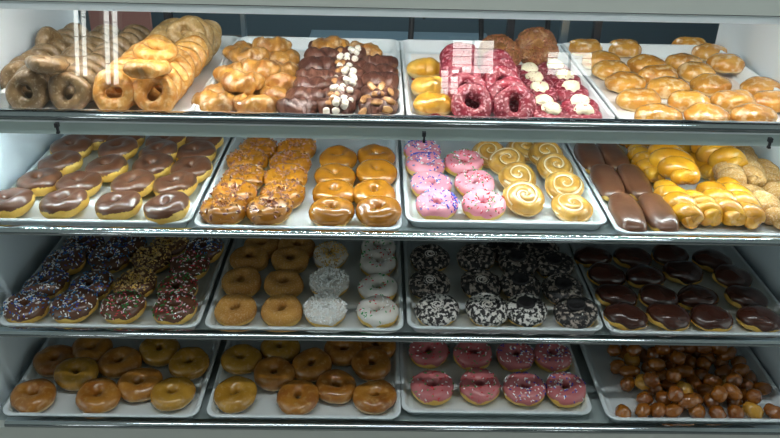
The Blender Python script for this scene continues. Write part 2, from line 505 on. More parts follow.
# shelf boards
for k in range(4):
    yf = [-.004, -.078, -.112, -.224][k]
    o = struct(boxobj('trim_%d' % (k+1), -XW, XW, yf, .684, Z[k]-TDK[k]-.0085, Z[k]-TDK[k]-.0015, M['shelf']))
struct(boxobj('floor_case', -XW, XW, -.25, .684, .40, .42, M['shelf'])).name = 'trim_5'

# shelf-front rails: rounded polished nosing over a thin bright lip
RY = [-.002, -.106, -.146, -.222]
shelf_word = ['top', 'second', 'third', 'bottom']
def rail(k, x0, x1, hgt):
    yb = RY[k]; zt = Z[k]+[.006, -.001, -.001, -.001][k]
    poly = []
    r = .0115 if k else .014
    root = link('shelf_rail', None, loc=(0, yb-r, zt-hgt))
    def P(y, z): return (y-(yb-r), z-(zt-hgt))
    body = [(yb, zt-hgt+.004), (yb, zt)]
    n = 10
    body = [P(yb, zt-hgt+.004), P(yb, zt-.001)]
    for i in range(n+1):
        a = pi/2+pi/2*1.15*i/n
        body.append(P(yb-r*.9+cos(a)*r, zt-r*.85+sin(a)*r*.85))
    body.append(P(yb-r*1.55, zt-hgt+.005)); body.append(P(yb-r*1.2, zt-hgt+.003))
    b = MB(); b.prism(body[::-1], x0, x1)
    link('nosing', b.data('nosing', M['chrome'], True), root)
    bv = root.children[0].modifiers.new('edge', 'EDGE_SPLIT'); bv.split_angle = radians(40)
    b = MB(); b.box(x0, x1, P(yb-r*1.75, 0)[0], P(yb-.002, 0)[0], -.001, .0032)
    link('lip', b.data('lip', M['lip']), root)
    return root
hg = [.021, .012, .012, .0115]
for k in range(4):
    x0 = -.944 if k < 3 else -.899
    root = rail(k, x0, .944, hg[k])
    tag(root, ['polished metal rail along the front edge of the top shelf',
               'polished metal rail along the front edge of the second shelf',
               'polished metal rail along the front edge of the third shelf',
               'polished metal rail along the front edge of the bottom shelf'][k], 'rail', None)
    if k == 0:
        b = MB(); b.box(-.944, .944, .0, .020, -.0320, -.0012)
        link('price_strip', b.data('price_strip', M['strip']), root)

# light channels with their LED chips (one under the top frame, one under the top shelf)
def led(name, y, z, mat, label, tilt, n=96):
    root = link(name, None, loc=(0, y, z))
    b = MB(); b.box(-.93, .93, -.009, .009, 0, .007)
    link('housing', b.data('housing', M['lip']), root)
    b = MB()
    for i in range(n):
        x = -.91+1.82*i/(n-1)
        b.box(x-.003, x+.003, -.0035, .0035, -.0015, .0)
    o = link('led_chips', b.data('led_chips', mat), root); o['kind'] = 'stuff'
    tag(root, label, 'light strip')
    root.rotation_euler = (tilt, 0, 0)
    return root
led('led_strip', .085, 1.5185, M['led_top'], 'row of small white lights under the top frame of the case', 0)
led('led_strip', .030, 1.2385, M['led_mid'], 'row of small cool lights underneath the top shelf', 0)

# small dark clips that hold the glass
def clip(u, v, z, label):
    p = at(u, v, z)
    b = MB(); b.box(-.004, .004, -.006, .004, -.004, .005); b.box(-.0015, .0025, -.005, .001, -.014, -.004); b.box(-.0025, .0032, -.006, .002, -.018, -.0135)
    o = link('glass_clip', b.data('glass_clip', M['dark']), loc=p); tag(o, label, 'clip', 'clips holding the case glass')
def clip_y(u, v, y):      # point on the upright plane y
    d = _fw + _rt*((u-390)/F_PX) - _up*((v-219)/F_PX)
    return CAM+d*((y-CAM.y)/d.y)
for u, v, y, lb in ((57, 125, -.036, 'small dark glass clip under the top rail, above the chocolate ring donuts'),
                    (424, 134, -.036, 'small dark glass clip under the top rail, above the pink donuts'),
                    (770, 140, -.036, 'small dark glass clip under the top rail, at its right end'),
                    (424, 10, .060, 'small dark glass clip hanging on the top frame of the case')):
    p = clip_y(u, v, y); clip(u, v, p.z, lb); bpy.context.scene.collection.objects[-1].location = p

# top frame
root = link('top_frame', None, loc=(0, .035, 1.526))
b = MB(); b.prism([(-.01, .0), (.08, .0), (.08, .10), (.02, .10), (.0, .05)], -.975, .975)
link('beam', b.data('beam', M['frame']), root)
b = MB(); b.box(-.944, .944, -.006, .004, -.0185, -.0025)
link('glass_channel', b.data('glass_channel', M['tray']), root)
b = MB(); b.box(-.944, .944, -.004, .004, -.0025, .0012)
link('groove', b.data('groove', M['dark']), root)
tag(root, 'grey metal beam along the top front of the display case', 'frame')

# sloping glass panes
def pane(y0, z0, y1, z1, label, th=.004):
    d = Vector((0, y1-y0, z1-z0)); L = d.length; d.normalize(); nrm = Vector((0, -d.z, d.y))
    o = Vector((0, y0, z0)); b = MB()
    q = [(0, 0), (0, L), (th, L), (th, 0)]
    poly = [((d*t+nrm*s).y, (d*t+nrm*s).z) for s, t in q]
    b.prism(poly, -.940, .940)
    ob = link('glass_pane', b.data('glass_pane', M['glass']), root, loc=o-root.location)
    ob['label'] = label
pane(-.010, 1.303, .028, 1.508, 'clear sloping glass pane in front of the top shelf')

# ================================================================== surroundings
struct(boxobj('floor', -4, 4, -5, 3.2, -.02, 0, M['sfloor']))
struct(boxobj('ceiling', -4, 4, -5, 3.2, 2.95, 3.0, M['ceil']))
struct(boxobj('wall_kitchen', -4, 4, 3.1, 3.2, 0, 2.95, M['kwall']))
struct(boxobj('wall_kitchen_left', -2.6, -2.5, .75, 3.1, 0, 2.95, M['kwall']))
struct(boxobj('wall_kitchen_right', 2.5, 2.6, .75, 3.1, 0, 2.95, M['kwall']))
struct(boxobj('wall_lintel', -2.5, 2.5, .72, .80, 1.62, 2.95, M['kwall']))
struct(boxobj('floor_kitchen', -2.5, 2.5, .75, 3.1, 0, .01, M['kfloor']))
# case cabinet below
r_ = link('case_cabinet', None, loc=(0, .2, 0))
b = MB(); b.box(-.975, .975, -.48, .50, 0.0, .40)
link('body', b.data('body', M['frame']), r_)
b = MB(); b.prism([(-.470, .40), (-.43, .40), (-.42, .629), (-.443, .629)], -.975, .975)
link('front_panel', b.data('front_panel', M['frame']), r_)
tag(r_, 'grey metal cabinet base under the bottom shelf rail', 'cabinet')

# kitchen things seen in the dark through the hatch
def table(x0, x1, y0, y1, h, mat, label):
    t = link('work_table', None, loc=((x0+x1)/2, (y0+y1)/2, 0)); cx, cy = (x0+x1)/2, (y0+y1)/2
    b = MB(); b.box(x0-cx, x1-cx, y0-cy, y1-cy, h-.04, h); link('table_top', b.data('table_top', mat), t)
    for sx in (x0-cx+.04, x1-cx-.04):
        for sy in (y0-cy+.04, y1-cy-.04):
            b = MB(); b.tube([(sx, sy, .011), (sx, sy, h-.04)], .02, 10); link('leg', b.data('leg', M['steel'], True), t)
    b = MB(); b.box(x0-cx+.03, x1-cx-.03, y0-cy+.03, y1-cy-.03, .25, .27); link('undershelf', b.data('undershelf', mat), t)
    tag(t, label, 'table')
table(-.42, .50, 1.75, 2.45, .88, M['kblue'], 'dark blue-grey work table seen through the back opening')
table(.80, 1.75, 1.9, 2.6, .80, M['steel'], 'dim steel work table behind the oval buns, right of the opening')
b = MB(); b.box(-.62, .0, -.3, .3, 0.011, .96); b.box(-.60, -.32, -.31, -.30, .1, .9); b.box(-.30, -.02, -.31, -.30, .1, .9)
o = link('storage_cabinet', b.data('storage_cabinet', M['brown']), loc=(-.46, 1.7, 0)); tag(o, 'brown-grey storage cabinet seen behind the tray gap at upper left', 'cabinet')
for x, lb in ((-.70, 'dark upright door post behind the tan cake donuts'), (-.475, 'thin pale upright post behind the croissant tray'),
              (.335, 'dark upright post behind the red velvet donuts'), (.50, 'grey upright post behind the nut-crusted fritters'), (.60, 'dark upright post next to the oval bun tray')):
    wd = .014 if x == -.475 else .022
    b = MB(); b.box(-wd/2, wd/2, -.012, .012, 0.01, 1.62)
    o = link('door_post', b.data('door_post', M['steel'] if x in (-.475, .50) else M['dark']), loc=(x, .76, 0)); tag(o, lb, 'post')
def rod(a, b_, r, m, name, label, cat):
    a = Vector(a); b_ = Vector(b_); q = MB(); q.tube([(0, 0, 0), tuple(b_-a)], r, 8)
    o = link(name, q.data(name, m, True), loc=a); tag(o, label, cat)
rod((.02, 1.2, .011), (.05, 1.0, 1.5), .010, M['dark'], 'support_rod', 'dark slanting rod behind the yellow rolls', 'rod')
rod((.42, 1.4, .011), (.30, 1.35, 1.5), .010, M['dark'], 'support_rod', 'dark slanting rod behind the red velvet ring donuts', 'rod')
rod((.66, 1.4, .011), (.56, 1.35, 1.5), .010, M['dark'], 'support_rod', 'dark slanting rod behind the rightmost nut fritter', 'rod')
# poster and plate dimly seen at the upper left
b = MB(); b.box(-.10, .12, -.01, .01, 0, .5)
o = link('menu_board', b.data('menu_board', simple('dusty_pink_card', (.45, .20, .17), .6)), loc=(-1.02, 1.25, .85)); tag(o, 'dusty pink board standing behind the opening at upper left', 'board')
b = MB(); b.box(-.14, .14, -.14, .14, 0.011, .86)
o = link('board_stand', b.data('board_stand', M['dark'])); o.location = (-1.02, 1.25, 0); b = None
tag(o, 'dark stand under the pink board behind the opening', 'stand')

# ceiling light of the shop, and a fill lamp added in the kitchen
def ceil_light(x, y, wx, wy, mat, label, name='ceiling_light'):
    t = link(name, None, loc=(x, y, 2.95))
    b = MB()
    for (a0, a1, b0, b1) in ((-wx/2-.02, wx/2+.02, -wy/2-.02, -wy/2), (-wx/2-.02, wx/2+.02, wy/2, wy/2+.02), (-wx/2-.02, -wx/2, -wy/2, wy/2), (wx/2, wx/2+.02, -wy/2, wy/2), (-.008, .008, -wy/2, wy/2)):
        b.box(a0, a1, b0, b1, -.05, -.001)
    link('light_frame', b.data('light_frame', M['lip']), t)
    b = MB(); b.box(-wx/2, wx/2, -wy/2, wy/2, -.035, -.02); link('diffuser', b.data('diffuser', mat), t)
    tag(t, label, 'ceiling light')
ceil_light(0, -.72, 2.6, .10, M['tube'], 'long narrow ceiling light over the front of the case')
ceil_light(.0, 1.9, 1.2, .30, M['tube'], 'added fill light, out of view, brightening the kitchen behind the case')  # unseen lamp, added only to brighten the kitchen
# shop front behind the photographer, with small daylit windows (they show mirrored in the glass)
b = MB(); b.box(-4, 4, -4.75, -4.62, 0, 2.95)
struct(link('wall_front', b.data('wall_front', M['shopwall'])))
for n_, (x0, x1, z0, z1) in enumerate(((.53, .86, 1.74, 2.0), (-2.26, -2.15, 1.60, 2.25), (1.30, 1.66, 1.74, 1.92), (-2.50, -2.40, 1.66, 2.28), (.44, .58, 1.57, 1.76))):
    q = MB(); q.box(x0, x1, -4.618, -4.612, z0, z1); pn = link('window_%d' % (n_+1), q.data('window', M['panel'])); struct(pn)
    q = MB()
    for (a0, a1, c0, c1) in ((x0-.03, x1+.03, z0-.03, z0), (x0-.03, x1+.03, z1, z1+.03), (x0-.03, x0, z0, z1), (x1, x1+.03, z0, z1), ((x0+x1)/2-.01, (x0+x1)/2+.01, z0, z1)):
        q.box(a0, a1, -4.619, -4.59, c0, c1)
    for t_ in range(1, 4):
        zz = z0+(z1-z0)*t_/4; q.box(x0, x1, -4.611, -4.60, zz-.0025, zz+.0025)
    link('window_frame', q.data('window_frame', M['frame']), pn)

# ================================================================== TRAYS
def tray_mesh(name, W=.462, L=.655, D=TD, rc=.030, fl='tray_floor'):
    def rr(hw, hl, r, z):
        pts = []
        for cx, cy, a0 in ((hw-r, hl-r, 0), (-hw+r, hl-r, pi/2), (-hw+r, -hl+r, pi), (hw-r, -hl+r, 3*pi/2)):
            for i in range(7):
                a = a0+pi/2*i/6; pts.append((cx+r*cos(a), cy+r*sin(a), z))
        return pts
    hw, hl = W/2, L/2
    rings = [(.016, 0.0, .016), (.0145, .0, .018), (.005, D-.004, .026), (.0, D-.004, .030), (-.0, D-.001, .030), (.0015, D, .029),
             (.0085, D, .027), (.0105, D-.002, .025), (.0175, .005, .018), (.022, .003, .015), (.03, .0025, .012)]
    V = []
    for ins, z, r in rings: V += rr(hw-ins, hl-ins, r, z)
    n = 28; Fc = [tuple(range(n))[::-1]]
    for i in range(len(rings)-1):
        Fc += [(i*n+j, i*n+(j+1) % n, (i+1)*n+(j+1) % n, (i+1)*n+j) for j in range(n)]
    Fc.append(tuple((len(rings)-1)*n+j for j in range(n)))
    mi = [0]*(len(Fc)-1)+[1]
    return mesh(name, V, Fc, [M['tray'], M[fl]], True, mi)
tray_me = tray_mesh('tray'); tray_top_me = tray_mesh('tray', fl='paper')
TX = [[-.698, -.237, .229, .697], [-.702, -.236, .230, .694], [-.694, -.226, .240, .703], [-.696, -.226, .229, .710]]
TF = [[.004, .004, .004, .004], [-.086, -.101, -.062, -.101], [-.140, -.141, -.131, -.139], [-.218, -.216, -.193, -.212]]
TL = [['brown and orange cake donuts', 'croissants and chocolate croissants', 'red velvet donuts', 'glazed oval buns'],
      ['chocolate-iced ring donuts', 'maple-iced ring donuts', 'pink donuts and swirled rolls', 'chocolate bars and twists'],
      ['sprinkled chocolate ring donuts', 'sugared and white-topped donuts', 'cookie-crumb donuts', 'dark chocolate oval donuts'],
      ['glazed ring donuts, leftmost on the bottom shelf', 'glazed ring donuts, second on the bottom shelf', 'rose-pink ring donuts', 'glazed donut holes']]
for k in range(4):
    for j in range(4):
        o = link('tray', tray_me if k else tray_top_me, loc=(TX[k][j], TF[k][j]+.3275, Z[k]-TDK[k]))
        o.scale = (1.0 if k == 0 else .982 if k == 3 else .99, 1, TDK[k]/TD)
        lb = 'white tray holding ' + TL[k][j] + ('' if k == 3 and j < 2 else ', on the %s shelf' % shelf_word[k])
        tag(o, lb, 'tray', 'white serving trays')
FL = [z-d+.003 for z, d in zip(Z, TDK)]        # the level food stands on

# ================================================================== FOOD
def clone(root):
    c = root.copy(); COL.objects.link(c)
    for ch in root.children:
        d = ch.copy(); COL.objects.link(d); d.parent = c
        for g in ch.children:
            e = g.copy(); COL.objects.link(e); e.parent = d
    return c

class Kind:
    """one prototype per variant; the first use is the prototype itself, later uses are copies"""
    def __init__(s, name, makers):
        s.name = name; s.makers = makers; s.first = [None]*len(makers); s.used = [False]*len(makers); s.n = 0
    def put(s, loc, rot, label, cat, group, var=None, scale=1.0):
        i = s.n % len(s.makers) if var is None else var; s.n += 1
        if s.first[i] is None:
            r = s.makers[i](); s.first[i] = r; o = r
        else: o = clone(s.first[i])
        o.location = loc; o.rotation_euler = rot; o.scale = (scale,)*3 if isinstance(scale, (int, float)) else scale
        tag(o, label, cat, group)
        return o

def thing(name, parts):
    """parts: [(part name, mesh data)]"""
    r = link(name, None)
    for pn, me in parts:
        o = link(pn, me, r)
        if pn in ('sprinkles', 'nut_pieces', 'coconut_shreds', 'brown_bits', 'red_crumbs', 'cookie_crumbs'): o['kind'] = 'stuff'
    return r

ROWS = ['front', 'second', 'third', 'fourth', 'fifth', 'sixth', 'seventh', 'eighth', 'ninth', 'tenth', 'eleventh', 'twelfth', 'thirteenth']
rnd = random.Random(11)

def jit(a): return rnd.uniform(-a, a)

def leanrot(lean, side=0.0, spin=None):
    """tilt about x by lean (front edge down when positive), about y by side, spin around its own axis"""
    return (Matrix.Rotation(side, 3, 'Y') @ Matrix.Rotation(lean, 3, 'X') @ Matrix.Rotation(rnd.uniform(0, 6.28) if spin is None else spin, 3, 'Z')).to_euler()

def put_px(kind, k, u, v, h, label, cat, group, lean=0.0, side=0.0, spin=None, var=None, scale=1.0, R=.05):
    """stand a flat piece on shelf k so that its top centre (height h) is seen at (u, v)"""
    a = abs(lean); lift = R*sin(a)+R*abs(sin(side))
    e = leanrot(lean, side, spin)
    m = e.to_matrix(); off = m @ Vector((0, 0, h))
    p = at(u, v, FL[k]+lift+off.z)
    ymin = min(TF[k])+.018+R*1.05
    o = kind.put((p.x-off.x, max(p.y-off.y, ymin), FL[k]+lift+.0003), e, label, cat, group, var, scale)
    return o

# ---- second shelf, tray 1: chocolate ring donuts
def mk_choc_ring(seed):
    def f():
        r = Ring(.0530, .0065, .040, seed, .05)
        return thing('ring_donut', [('dough', r.dough('dough', M['dough_pale'])), ('chocolate_icing', r.icing('icing', M['choc'], low=.16, wav=.14))])
    return f
K_choc = Kind('ring_donut', [mk_choc_ring(s) for s in range(5)])
CO4 = ['leftmost', 'second from left', 'third from left', 'rightmost']
def rowlabel(look, r, c, nrow, ncol, extra=''):
    rw = ROWS[r] if r < nrow-1 or nrow == 1 else 'rearmost'
    return '%s, %s in the %s row%s' % (look, CO4[c], rw, extra)
rows = [[(7, 197), (61.7, 197), (116.5, 199), (165, 201.5)], [(38, 176), (78, 178.5), (131.6, 178.5), (174, 179.5)],
        [(58.4, 158), (105, 162.5), (151.6, 160.6), (190, 164)], [(70, 142.5), (116.5, 144.5), (157, 148), (195, 148)],
        [(93, 132), (124, 133.5), (164, 136.5), (203, 136)]]
for r, row in enumerate(rows):
    for c, (u, v) in enumerate(row):
        put_px(K_choc, 1, u, v, .038, rowlabel('milk chocolate-iced ring donut', r, c, 5, 4, ' of its tray'), 'donut', 'chocolate-iced ring donuts on the second shelf',
               lean=.05+jit(.05), side=-.12+jit(.07), R=.045)

# ---- second shelf, tray 2: maple
def mk_maple(seed, bits):
    def f():
        r = Ring(.0515, .0035, .045, seed, .05)
        ps = [('dough', r.dough('dough', M['dough_pale'])), ('maple_icing', r.icing('icing', M['maple'], low=-.45, wav=.25))]
        if bits: ps.append(('brown_bits', chunk_mesh('bits', r, [M['bit'], M['maple'], M['bit']], 110, seed, .0056, 0.0, 1.0, .5)))
        return thing('ring_donut', ps)
    return f
K_mbit = Kind('ring_donut', [mk_maple(s, True) for s in (21, 22, 23)])
K_map = Kind('ring_donut', [mk_maple(s, False) for s in (24, 25, 26)])
cols = [[(221.5, 206), (233, 187), (243, 170.5), (247, 154), (259, 142)], [(267, 205), (282, 187), (285, 171), (290, 156), (296, 142)]]
for c, col in enumerate(cols):
    for r, (u, v) in enumerate(col):
        put_px(K_mbit, 1, u, v, .046, 'maple-iced ring donut with brown bits, %s from the front in the %s column' % (ROWS[r] if r else 'first', ['left', 'right'][c]), 'donut', 'maple donuts with bits', lean=.10+jit(.08), side=jit(.1), R=.045)
cols = [[(331, 205), (334, 186), (335, 169), (338, 152)], [(378.6, 209), (373.7, 186.6), (377, 166), (376.4, 150)]]
for c, col in enumerate(cols):
    for r, (u, v) in enumerate(col):
        put_px(K_map, 1, u, v, .046, 'plain maple-iced ring donut, %s from the front in the %s column' % (ROWS[r] if r else 'first', ['left', 'right'][c]), 'donut', 'plain maple donuts', lean=.12+jit(.06), side=jit(.06), R=.045, scale=.97)

# ---- second shelf, tray 3: pink + swirls
def mk_iced(seed, icing, kinds, count, patch=None, R=.0495, hole=.010, H=.040, low=-.05, dough='dough_pale'):
    def f():
        r = Ring(R, hole, H, seed, .06)
        ps = [('dough', r.dough('dough', M[dough])), ('icing', r.icing('icing', M[icing], low=low, wav=.28))]
        if count: ps.append(('sprinkles', sprinkle_mesh('sprinkles', r, [(M[a], b_) for a, b_ in kinds], count, seed, patch=patch)))
        return thing('ring_donut', ps)
    return f
PB = [('s_blue', 3), ('s_white', 3), ('s_lblue', 1)]
PR = [('s_red', 3), ('s_green', 2), ('s_white', 2)]
K_pb = Kind('ring_donut', [mk_iced(31, 'pink', PB, 90, (5.9, .2, .45, .35, 0)), mk_iced(32, 'pink', PB, 60), mk_iced(33, 'pink', PB, 120, (1.5, .3, .6, .4, 0))])
K_pr = Kind('ring_donut', [mk_iced(34, 'pink', PR, 80), mk_iced(35, 'pink', PR, 70)])
for i, (u, v) in enumerate([(437, 199), (431.8, 179), (425.7, 160), (422.6, 146)]):
    put_px(K_pb, 1, u, v, .040, 'pink ring donut with blue sprinkles, %s from the front' % (ROWS[i] if i else 'first'), 'donut', 'pink donuts with blue sprinkles', lean=.12, side=jit(.06), spin=.2, var=[0, 1, 2, 2][i], R=.045)
for i, (u, v) in enumerate([(484, 199), (475, 178), (463.7, 157.5)]):
    put_px(K_pr, 1, u, v, .040, ['pink ring donut with red sprinkles, nearest the front', 'pink ring donut with red and green sprinkles, middle of its column', 'pink ring donut with sparse sprinkles, rearmost of its column'][i], 'donut', 'pink donuts with red sprinkles', lean=.14, side=jit(.06), R=.045)
boxp = None
def mk_swirl(seed, sg, hole=False):
    def f():
        return thing('swirl_roll', [('dough', swirl_mesh('dough', M['glazed_pale'], .049, .034, seed, 2.1, sg)), ('glaze_swirl', swirl_glaze('glaze', M['glaze'], .049, .034, seed, 2.1, sg, .0030))])
    return f
K_sw = Kind('swirl_roll', [mk_swirl(1, 1), mk_swirl(2, -1), mk_swirl(3, 1)])
sw = [[(525.4, 193, .50), (519, 172, .42), (508, 156, .40), (490, 148, .35)], [(573.7, 201, .22), (566, 181, .42), (557, 162, .38), (547, 149, .38), (526, 144, .3)]]
for c, col in enumerate(sw):
    for r, (u, v, ln) in enumerate(col):
        put_px(K_sw, 1, u, v, .034, 'glazed cinnamon swirl roll, %s from the front in the %s column' % (ROWS[r] if r else 'first', ['left', 'right'][c]), 'pastry', 'glazed swirl rolls', lean=ln, side=jit(.05), spin=rnd.uniform(0, 6.28), R=.045)

# ---- second shelf, tray 4: bars, twists
def mk_bar(seed):
    def f():
        return thing('chocolate_bar_donut', [('dough', bar_mesh('dough', M['dough_pale'], .162, .066, .038, seed)), ('chocolate_icing', bar_mesh('icing', M['choc'], .162, .066, .038, seed, 0, .0018, True))])
    return f
K_bar = Kind('chocolate_bar_donut', [mk_bar(1), mk_bar(2)])
bars = [[(628, 210), (659, 210)], [(608, 179), (635, 178.5)], [(590, 154), (613, 153)]]
for r, row in enumerate(bars):
    for c, (u, v) in enumerate(row):
        put_px(K_bar, 1, u, v, .030, 'long chocolate-iced bar donut, %s of the %s pair' % (['left', 'right'][c], ['front', 'middle', 'rear'][r]), 'donut', 'chocolate bars', lean=0.06, side=0, spin=jit(.04), R=.06)

def mk_twist(mat, L, tr, seed, r=.0235):
    def f(): return link('twist_donut', twist_mesh('twist', M[mat], L, r, tr, seed))
    return f
K_tw = Kind('twist_donut', [mk_twist('twist', .145, 2.0, 0), mk_twist('twist', .145, 2.4, 1.3), mk_twist('twist', .15, 1.8, 2.2)])
K_tws = Kind('twist_donut', [mk_twist('sugar_twist', .135, 2.2, .5, .0225), mk_twist('sugar_twist', .125, 1.8, 2.5, .0225)])
def put_line(kind, k, a, b_, za, zb, label, cat, group, var=None, L=.135, fat=1.0):
    """lay a long piece between two seen points, its ends za / zb above the tray"""
    A = at(a[0], a[1], FL[k]+za+.018); B = at(b_[0], b_[1], FL[k]+zb+.018)
    d = B-A; mid = (A+B)/2
    yaw = math.atan2(d.y, d.x)-pi/2; pit = math.atan2(d.z, math.hypot(d.x, d.y))
    e = (Matrix.Rotation(yaw, 3, 'Z') @ Matrix.Rotation(pit, 3, 'X')).to_euler()
    off = e.to_matrix() @ Vector((0, 0, .024))
    s = min(1.25, max(.7, d.length/(L*.86)))
    return kind.put(mid-off+Vector((0, 0, .003)), e, label, cat, group, var, (fat, s, min(fat, 1.15)))
tw = [((662, 220-26), (691, 222), .0, .0, 'golden twist donut in front, nearest the chocolate bars'),
      ((684, 204), (712, 221), .0, .0, 'short golden twist donut in front, second from the chocolate bars'),
      ((706, 194), (733, 221), .008, .0, 'golden twist donut in front, third from the chocolate bars'),
      ((724, 191), (752, 222), .012, .002, 'smooth long golden twist donut in front, beside the sugared ones'),
      ((632, 152), (659, 184), .0, .0, 'golden twist donut in the second row, beside the chocolate bars'),
      ((654, 152), (691, 186), .035, .035, 'large golden twist donut on top of the heap'),
      ((672, 146), (698, 170), .0, .0, 'golden twist donut behind the large one, middle of the heap'),
      ((690, 150), (714, 180), .0, .0, 'golden twist donut in the second row, right of the large one'),
      ((700, 152), (735, 168), .038, .038, 'golden twist donut lying slanted on the rear right of the heap'),
      ((618, 133), (640, 147), .0, .0, 'golden twist donut at the back, nearest the chocolate bars'),
      ((648, 135), (664, 147), .0, .0, 'golden twist donut at the back, second from the left'),
      ((668, 133), (684, 147), .01, .01, 'golden twist donut at the back, third from the left'),
      ((690, 134), (712, 148), .01, .01, 'golden twist donut at the back, rightmost of the row')]
for a, b_, za, zb, lb in tw:
    put_line(K_tw, 1, b_, a, zb, za, lb, 'donut', 'golden twist donuts', fat=1.35 if 'large golden' in lb else 1.2 if 'lying slanted' in lb else 1.05)
stw = [((745, 196), (779, 222), .0, .0, 'sugared twist donut in front, left of the two'),
       ((768, 192), (800, 214), .0, .0, 'sugared twist donut in front, cut by the right edge'),
       ((722, 172), (736, 186), .02, .02, 'small sugared twist donut in the second row, leftmost'),
       ((738, 163), (756, 184), .02, .02, 'small sugared twist donut in the second row, middle'),
       ((758, 170), (772, 186), .008, .008, 'small sugared twist donut in the second row, beside the right wall'),
       ((728, 148), (750, 166), .0, .0, 'sugared twist donut at the back, beside the right wall'),
       ((718, 142), (734, 152), .0, .0, 'sugared twist donut, rearmost by the right wall')]
for a, b_, za, zb, lb in stw:
    put_line(K_tws, 1, b_, a, zb, za, lb, 'donut', 'sugared twist donuts', L=.125)

# ---- top shelf, tray 1: cake donuts on edge
def mk_cake(mat, seed, R=.047, hole=.013, H=.034):
    def f():
        r = Ring(R, hole, H, seed, .10, dome=1.0); return link('cake_donut', r.dough('cake', M[mat], 36, 18))
    return f
K_cb = Kind('cake_donut', [mk_cake('cake', s) for s in (51, 52, 53)])
K_co = Kind('cake_donut', [mk_cake('cake_or', s, .050, .016) for s in (54, 55, 56)])
K_ct = Kind('cake_donut', [mk_cake('cake_tan', s, .050, .012) for s in (57, 58)])
def column(kind_of, x0, y0, x1, y1, n, tilt, look, cat, group, colname, R=.05, H=.034, zoff=0):
    for i in range(n):
        t = i/(n-1) if n > 1 else 0
        tl = tilt(i) if callable(tilt) else tilt
        e = leanrot(tl, jit(.06), None)
        off = e.to_matrix() @ Vector((0, 0, H/2))
        zc = FL[0]+R*abs(sin(tl))+H/2*abs(cos(tl))+zoff
        c = Vector((x0+(x1-x0)*t+jit(.004), y0+(y1-y0)*t, zc))
        k = kind_of(i)
        k[0].put(c-off, e, k[1] % ('%s from front in the %s' % (ROWS[i] if i else 'first', colname)), cat, k[2])
B = (K_cb, 'brown cake donut on edge, %s', 'brown cake donuts on the top shelf')
O = (K_co, 'orange cake donut on edge, %s', 'orange cake donuts on the top shelf')
T = (K_ct, 'tan cake donut on edge, %s', 'tan cake donuts on the top shelf')
column(lambda i: B, -.845, .078, -.848, .165, 3, 1.2, '', 'donut', '', 'short column at the left front', R=.047)
column(lambda i: B, -.897, .165, -.896, .52, 8, 1.25, '', 'donut', '', 'column against the left wall', R=.044)
column(lambda i: B, -.806, .215, -.806, .52, 8, 1.22, '', 'donut', '', 'second column from the wall', R=.046)
column(lambda i: B, -.752, .078, -.722, .52, 10, 1.22, '', 'donut', '', 'middle column', R=.047)
column(lambda i: O if i < 8 else T, -.652, .078, -.640, .57, 12, 1.15, '', 'donut', '', 'left orange column', R=.050)
column(lambda i: O if i < 8 else T, -.560, .078, -.552, .57, 12, 1.10, '', 'donut', '', 'right orange column', R=.050)
def lay(kind, u, v, hz, e, label, group):
    p = at(u, v, FL[0]+hz); kind.put(p-(Euler(e).to_matrix() @ Vector((0, 0, .017))), e, label, 'donut', group)
lay(K_cb, 47, 64, .108, (-.22, .05, 0), 'brown glazed cake donut lying flat on top of the upright ones', 'brown cake donuts on the top shelf')
lay(K_co, 147, 69, .108, (-.18, .0, 0), 'orange glazed cake donut lying on top, nearest the front', 'orange cake donuts on the top shelf')
lay(K_co, 157, 52, .112, (.10, .1, 0), 'orange glazed cake donut leaning on top, behind the lying one', 'orange cake donuts on the top shelf')
lay(K_cb, 50, 45, .075, (1.45, .0, 1.35), 'brown glazed cake donut standing high beside the left wall', 'brown cake donuts on the top shelf')
lay(K_ct, 186, 34, .090, (.9, .1, 0), 'tan glazed cake donut on top at the back, left of two', 'tan cake donuts on the top shelf')
lay(K_ct, 196, 36, .080, (1.0, .3, 0), 'tan glazed cake donut on top at the back, right of two', 'tan cake donuts on the top shelf')

# ---- top shelf, tray 2: croissants
def mk_cro(mat, seed, L, W, H, name='croissant'):
    def f(): return link(name, croissant_mesh('croissant', M[mat], L, W, H, seed, rough=.16))
    return f
K_cr = Kind('croissant', [mk_cro('croissant', s, .105, .070, .050) for s in (1, 2, 3, 4)])
K_cc = Kind('chocolate_croissant', [mk_cro('choc_coat', s, .098, .066, .048, 'chocolate_croissant') for s in (5, 6, 7)])
def put_cro(kind, u, v, hz, rotz, lean, label, cat, group, scale=1.0, var=None):
    p = at(u, v, FL[0]+hz)
    e = (Matrix.Rotation(rotz, 3, 'Z') @ Matrix.Rotation(lean, 3, 'X')).to_euler()
    off = e.to_matrix() @ Vector((0, 0, .022))
    p.y = max(p.y, .058)
    return kind.put(p-off, e, label, cat, group, var, scale)
cr = [(215, 106, .026, .1, 'front left, lying beside the left rim'), (254, 107, .026, -.05, 'front right, before the chocolate column'),
      (226, 93, .030, .7, 'second from the front beside the left rim'), (268, 96, .030, -.5, 'second from the front, on the right'),
      (243, 84, .062, .15, 'pointed one lying on top near the front'), (277, 83, .038, -.4, 'third from the front, on the right'),
      (236, 76, .050, .3, 'in the middle left, under the reflection'), (258, 70, .065, -.2, 'on top in the middle of the heap'),
      (282, 72, .040, .3, 'fourth from the front, on the right'), (250, 58, .055, .2, 'darker, towards the back'),
      (242, 52, .050, .9, 'rear left, brown'), (272, 48, .062, .1, 'rearmost in the middle, dark brown'), (285, 60, .040, .5, 'rear right, against the chocolate column'),
      (266, 60, .030, .2, 'low at the back of the heap')]
for u, v, hz, rz, lb in cr:
    put_cro(K_cr, u, v, hz, rz, .15, 'golden glazed croissant, '+lb, 'croissant', 'glazed croissants on the top shelf', rnd.uniform(.92, 1.05))
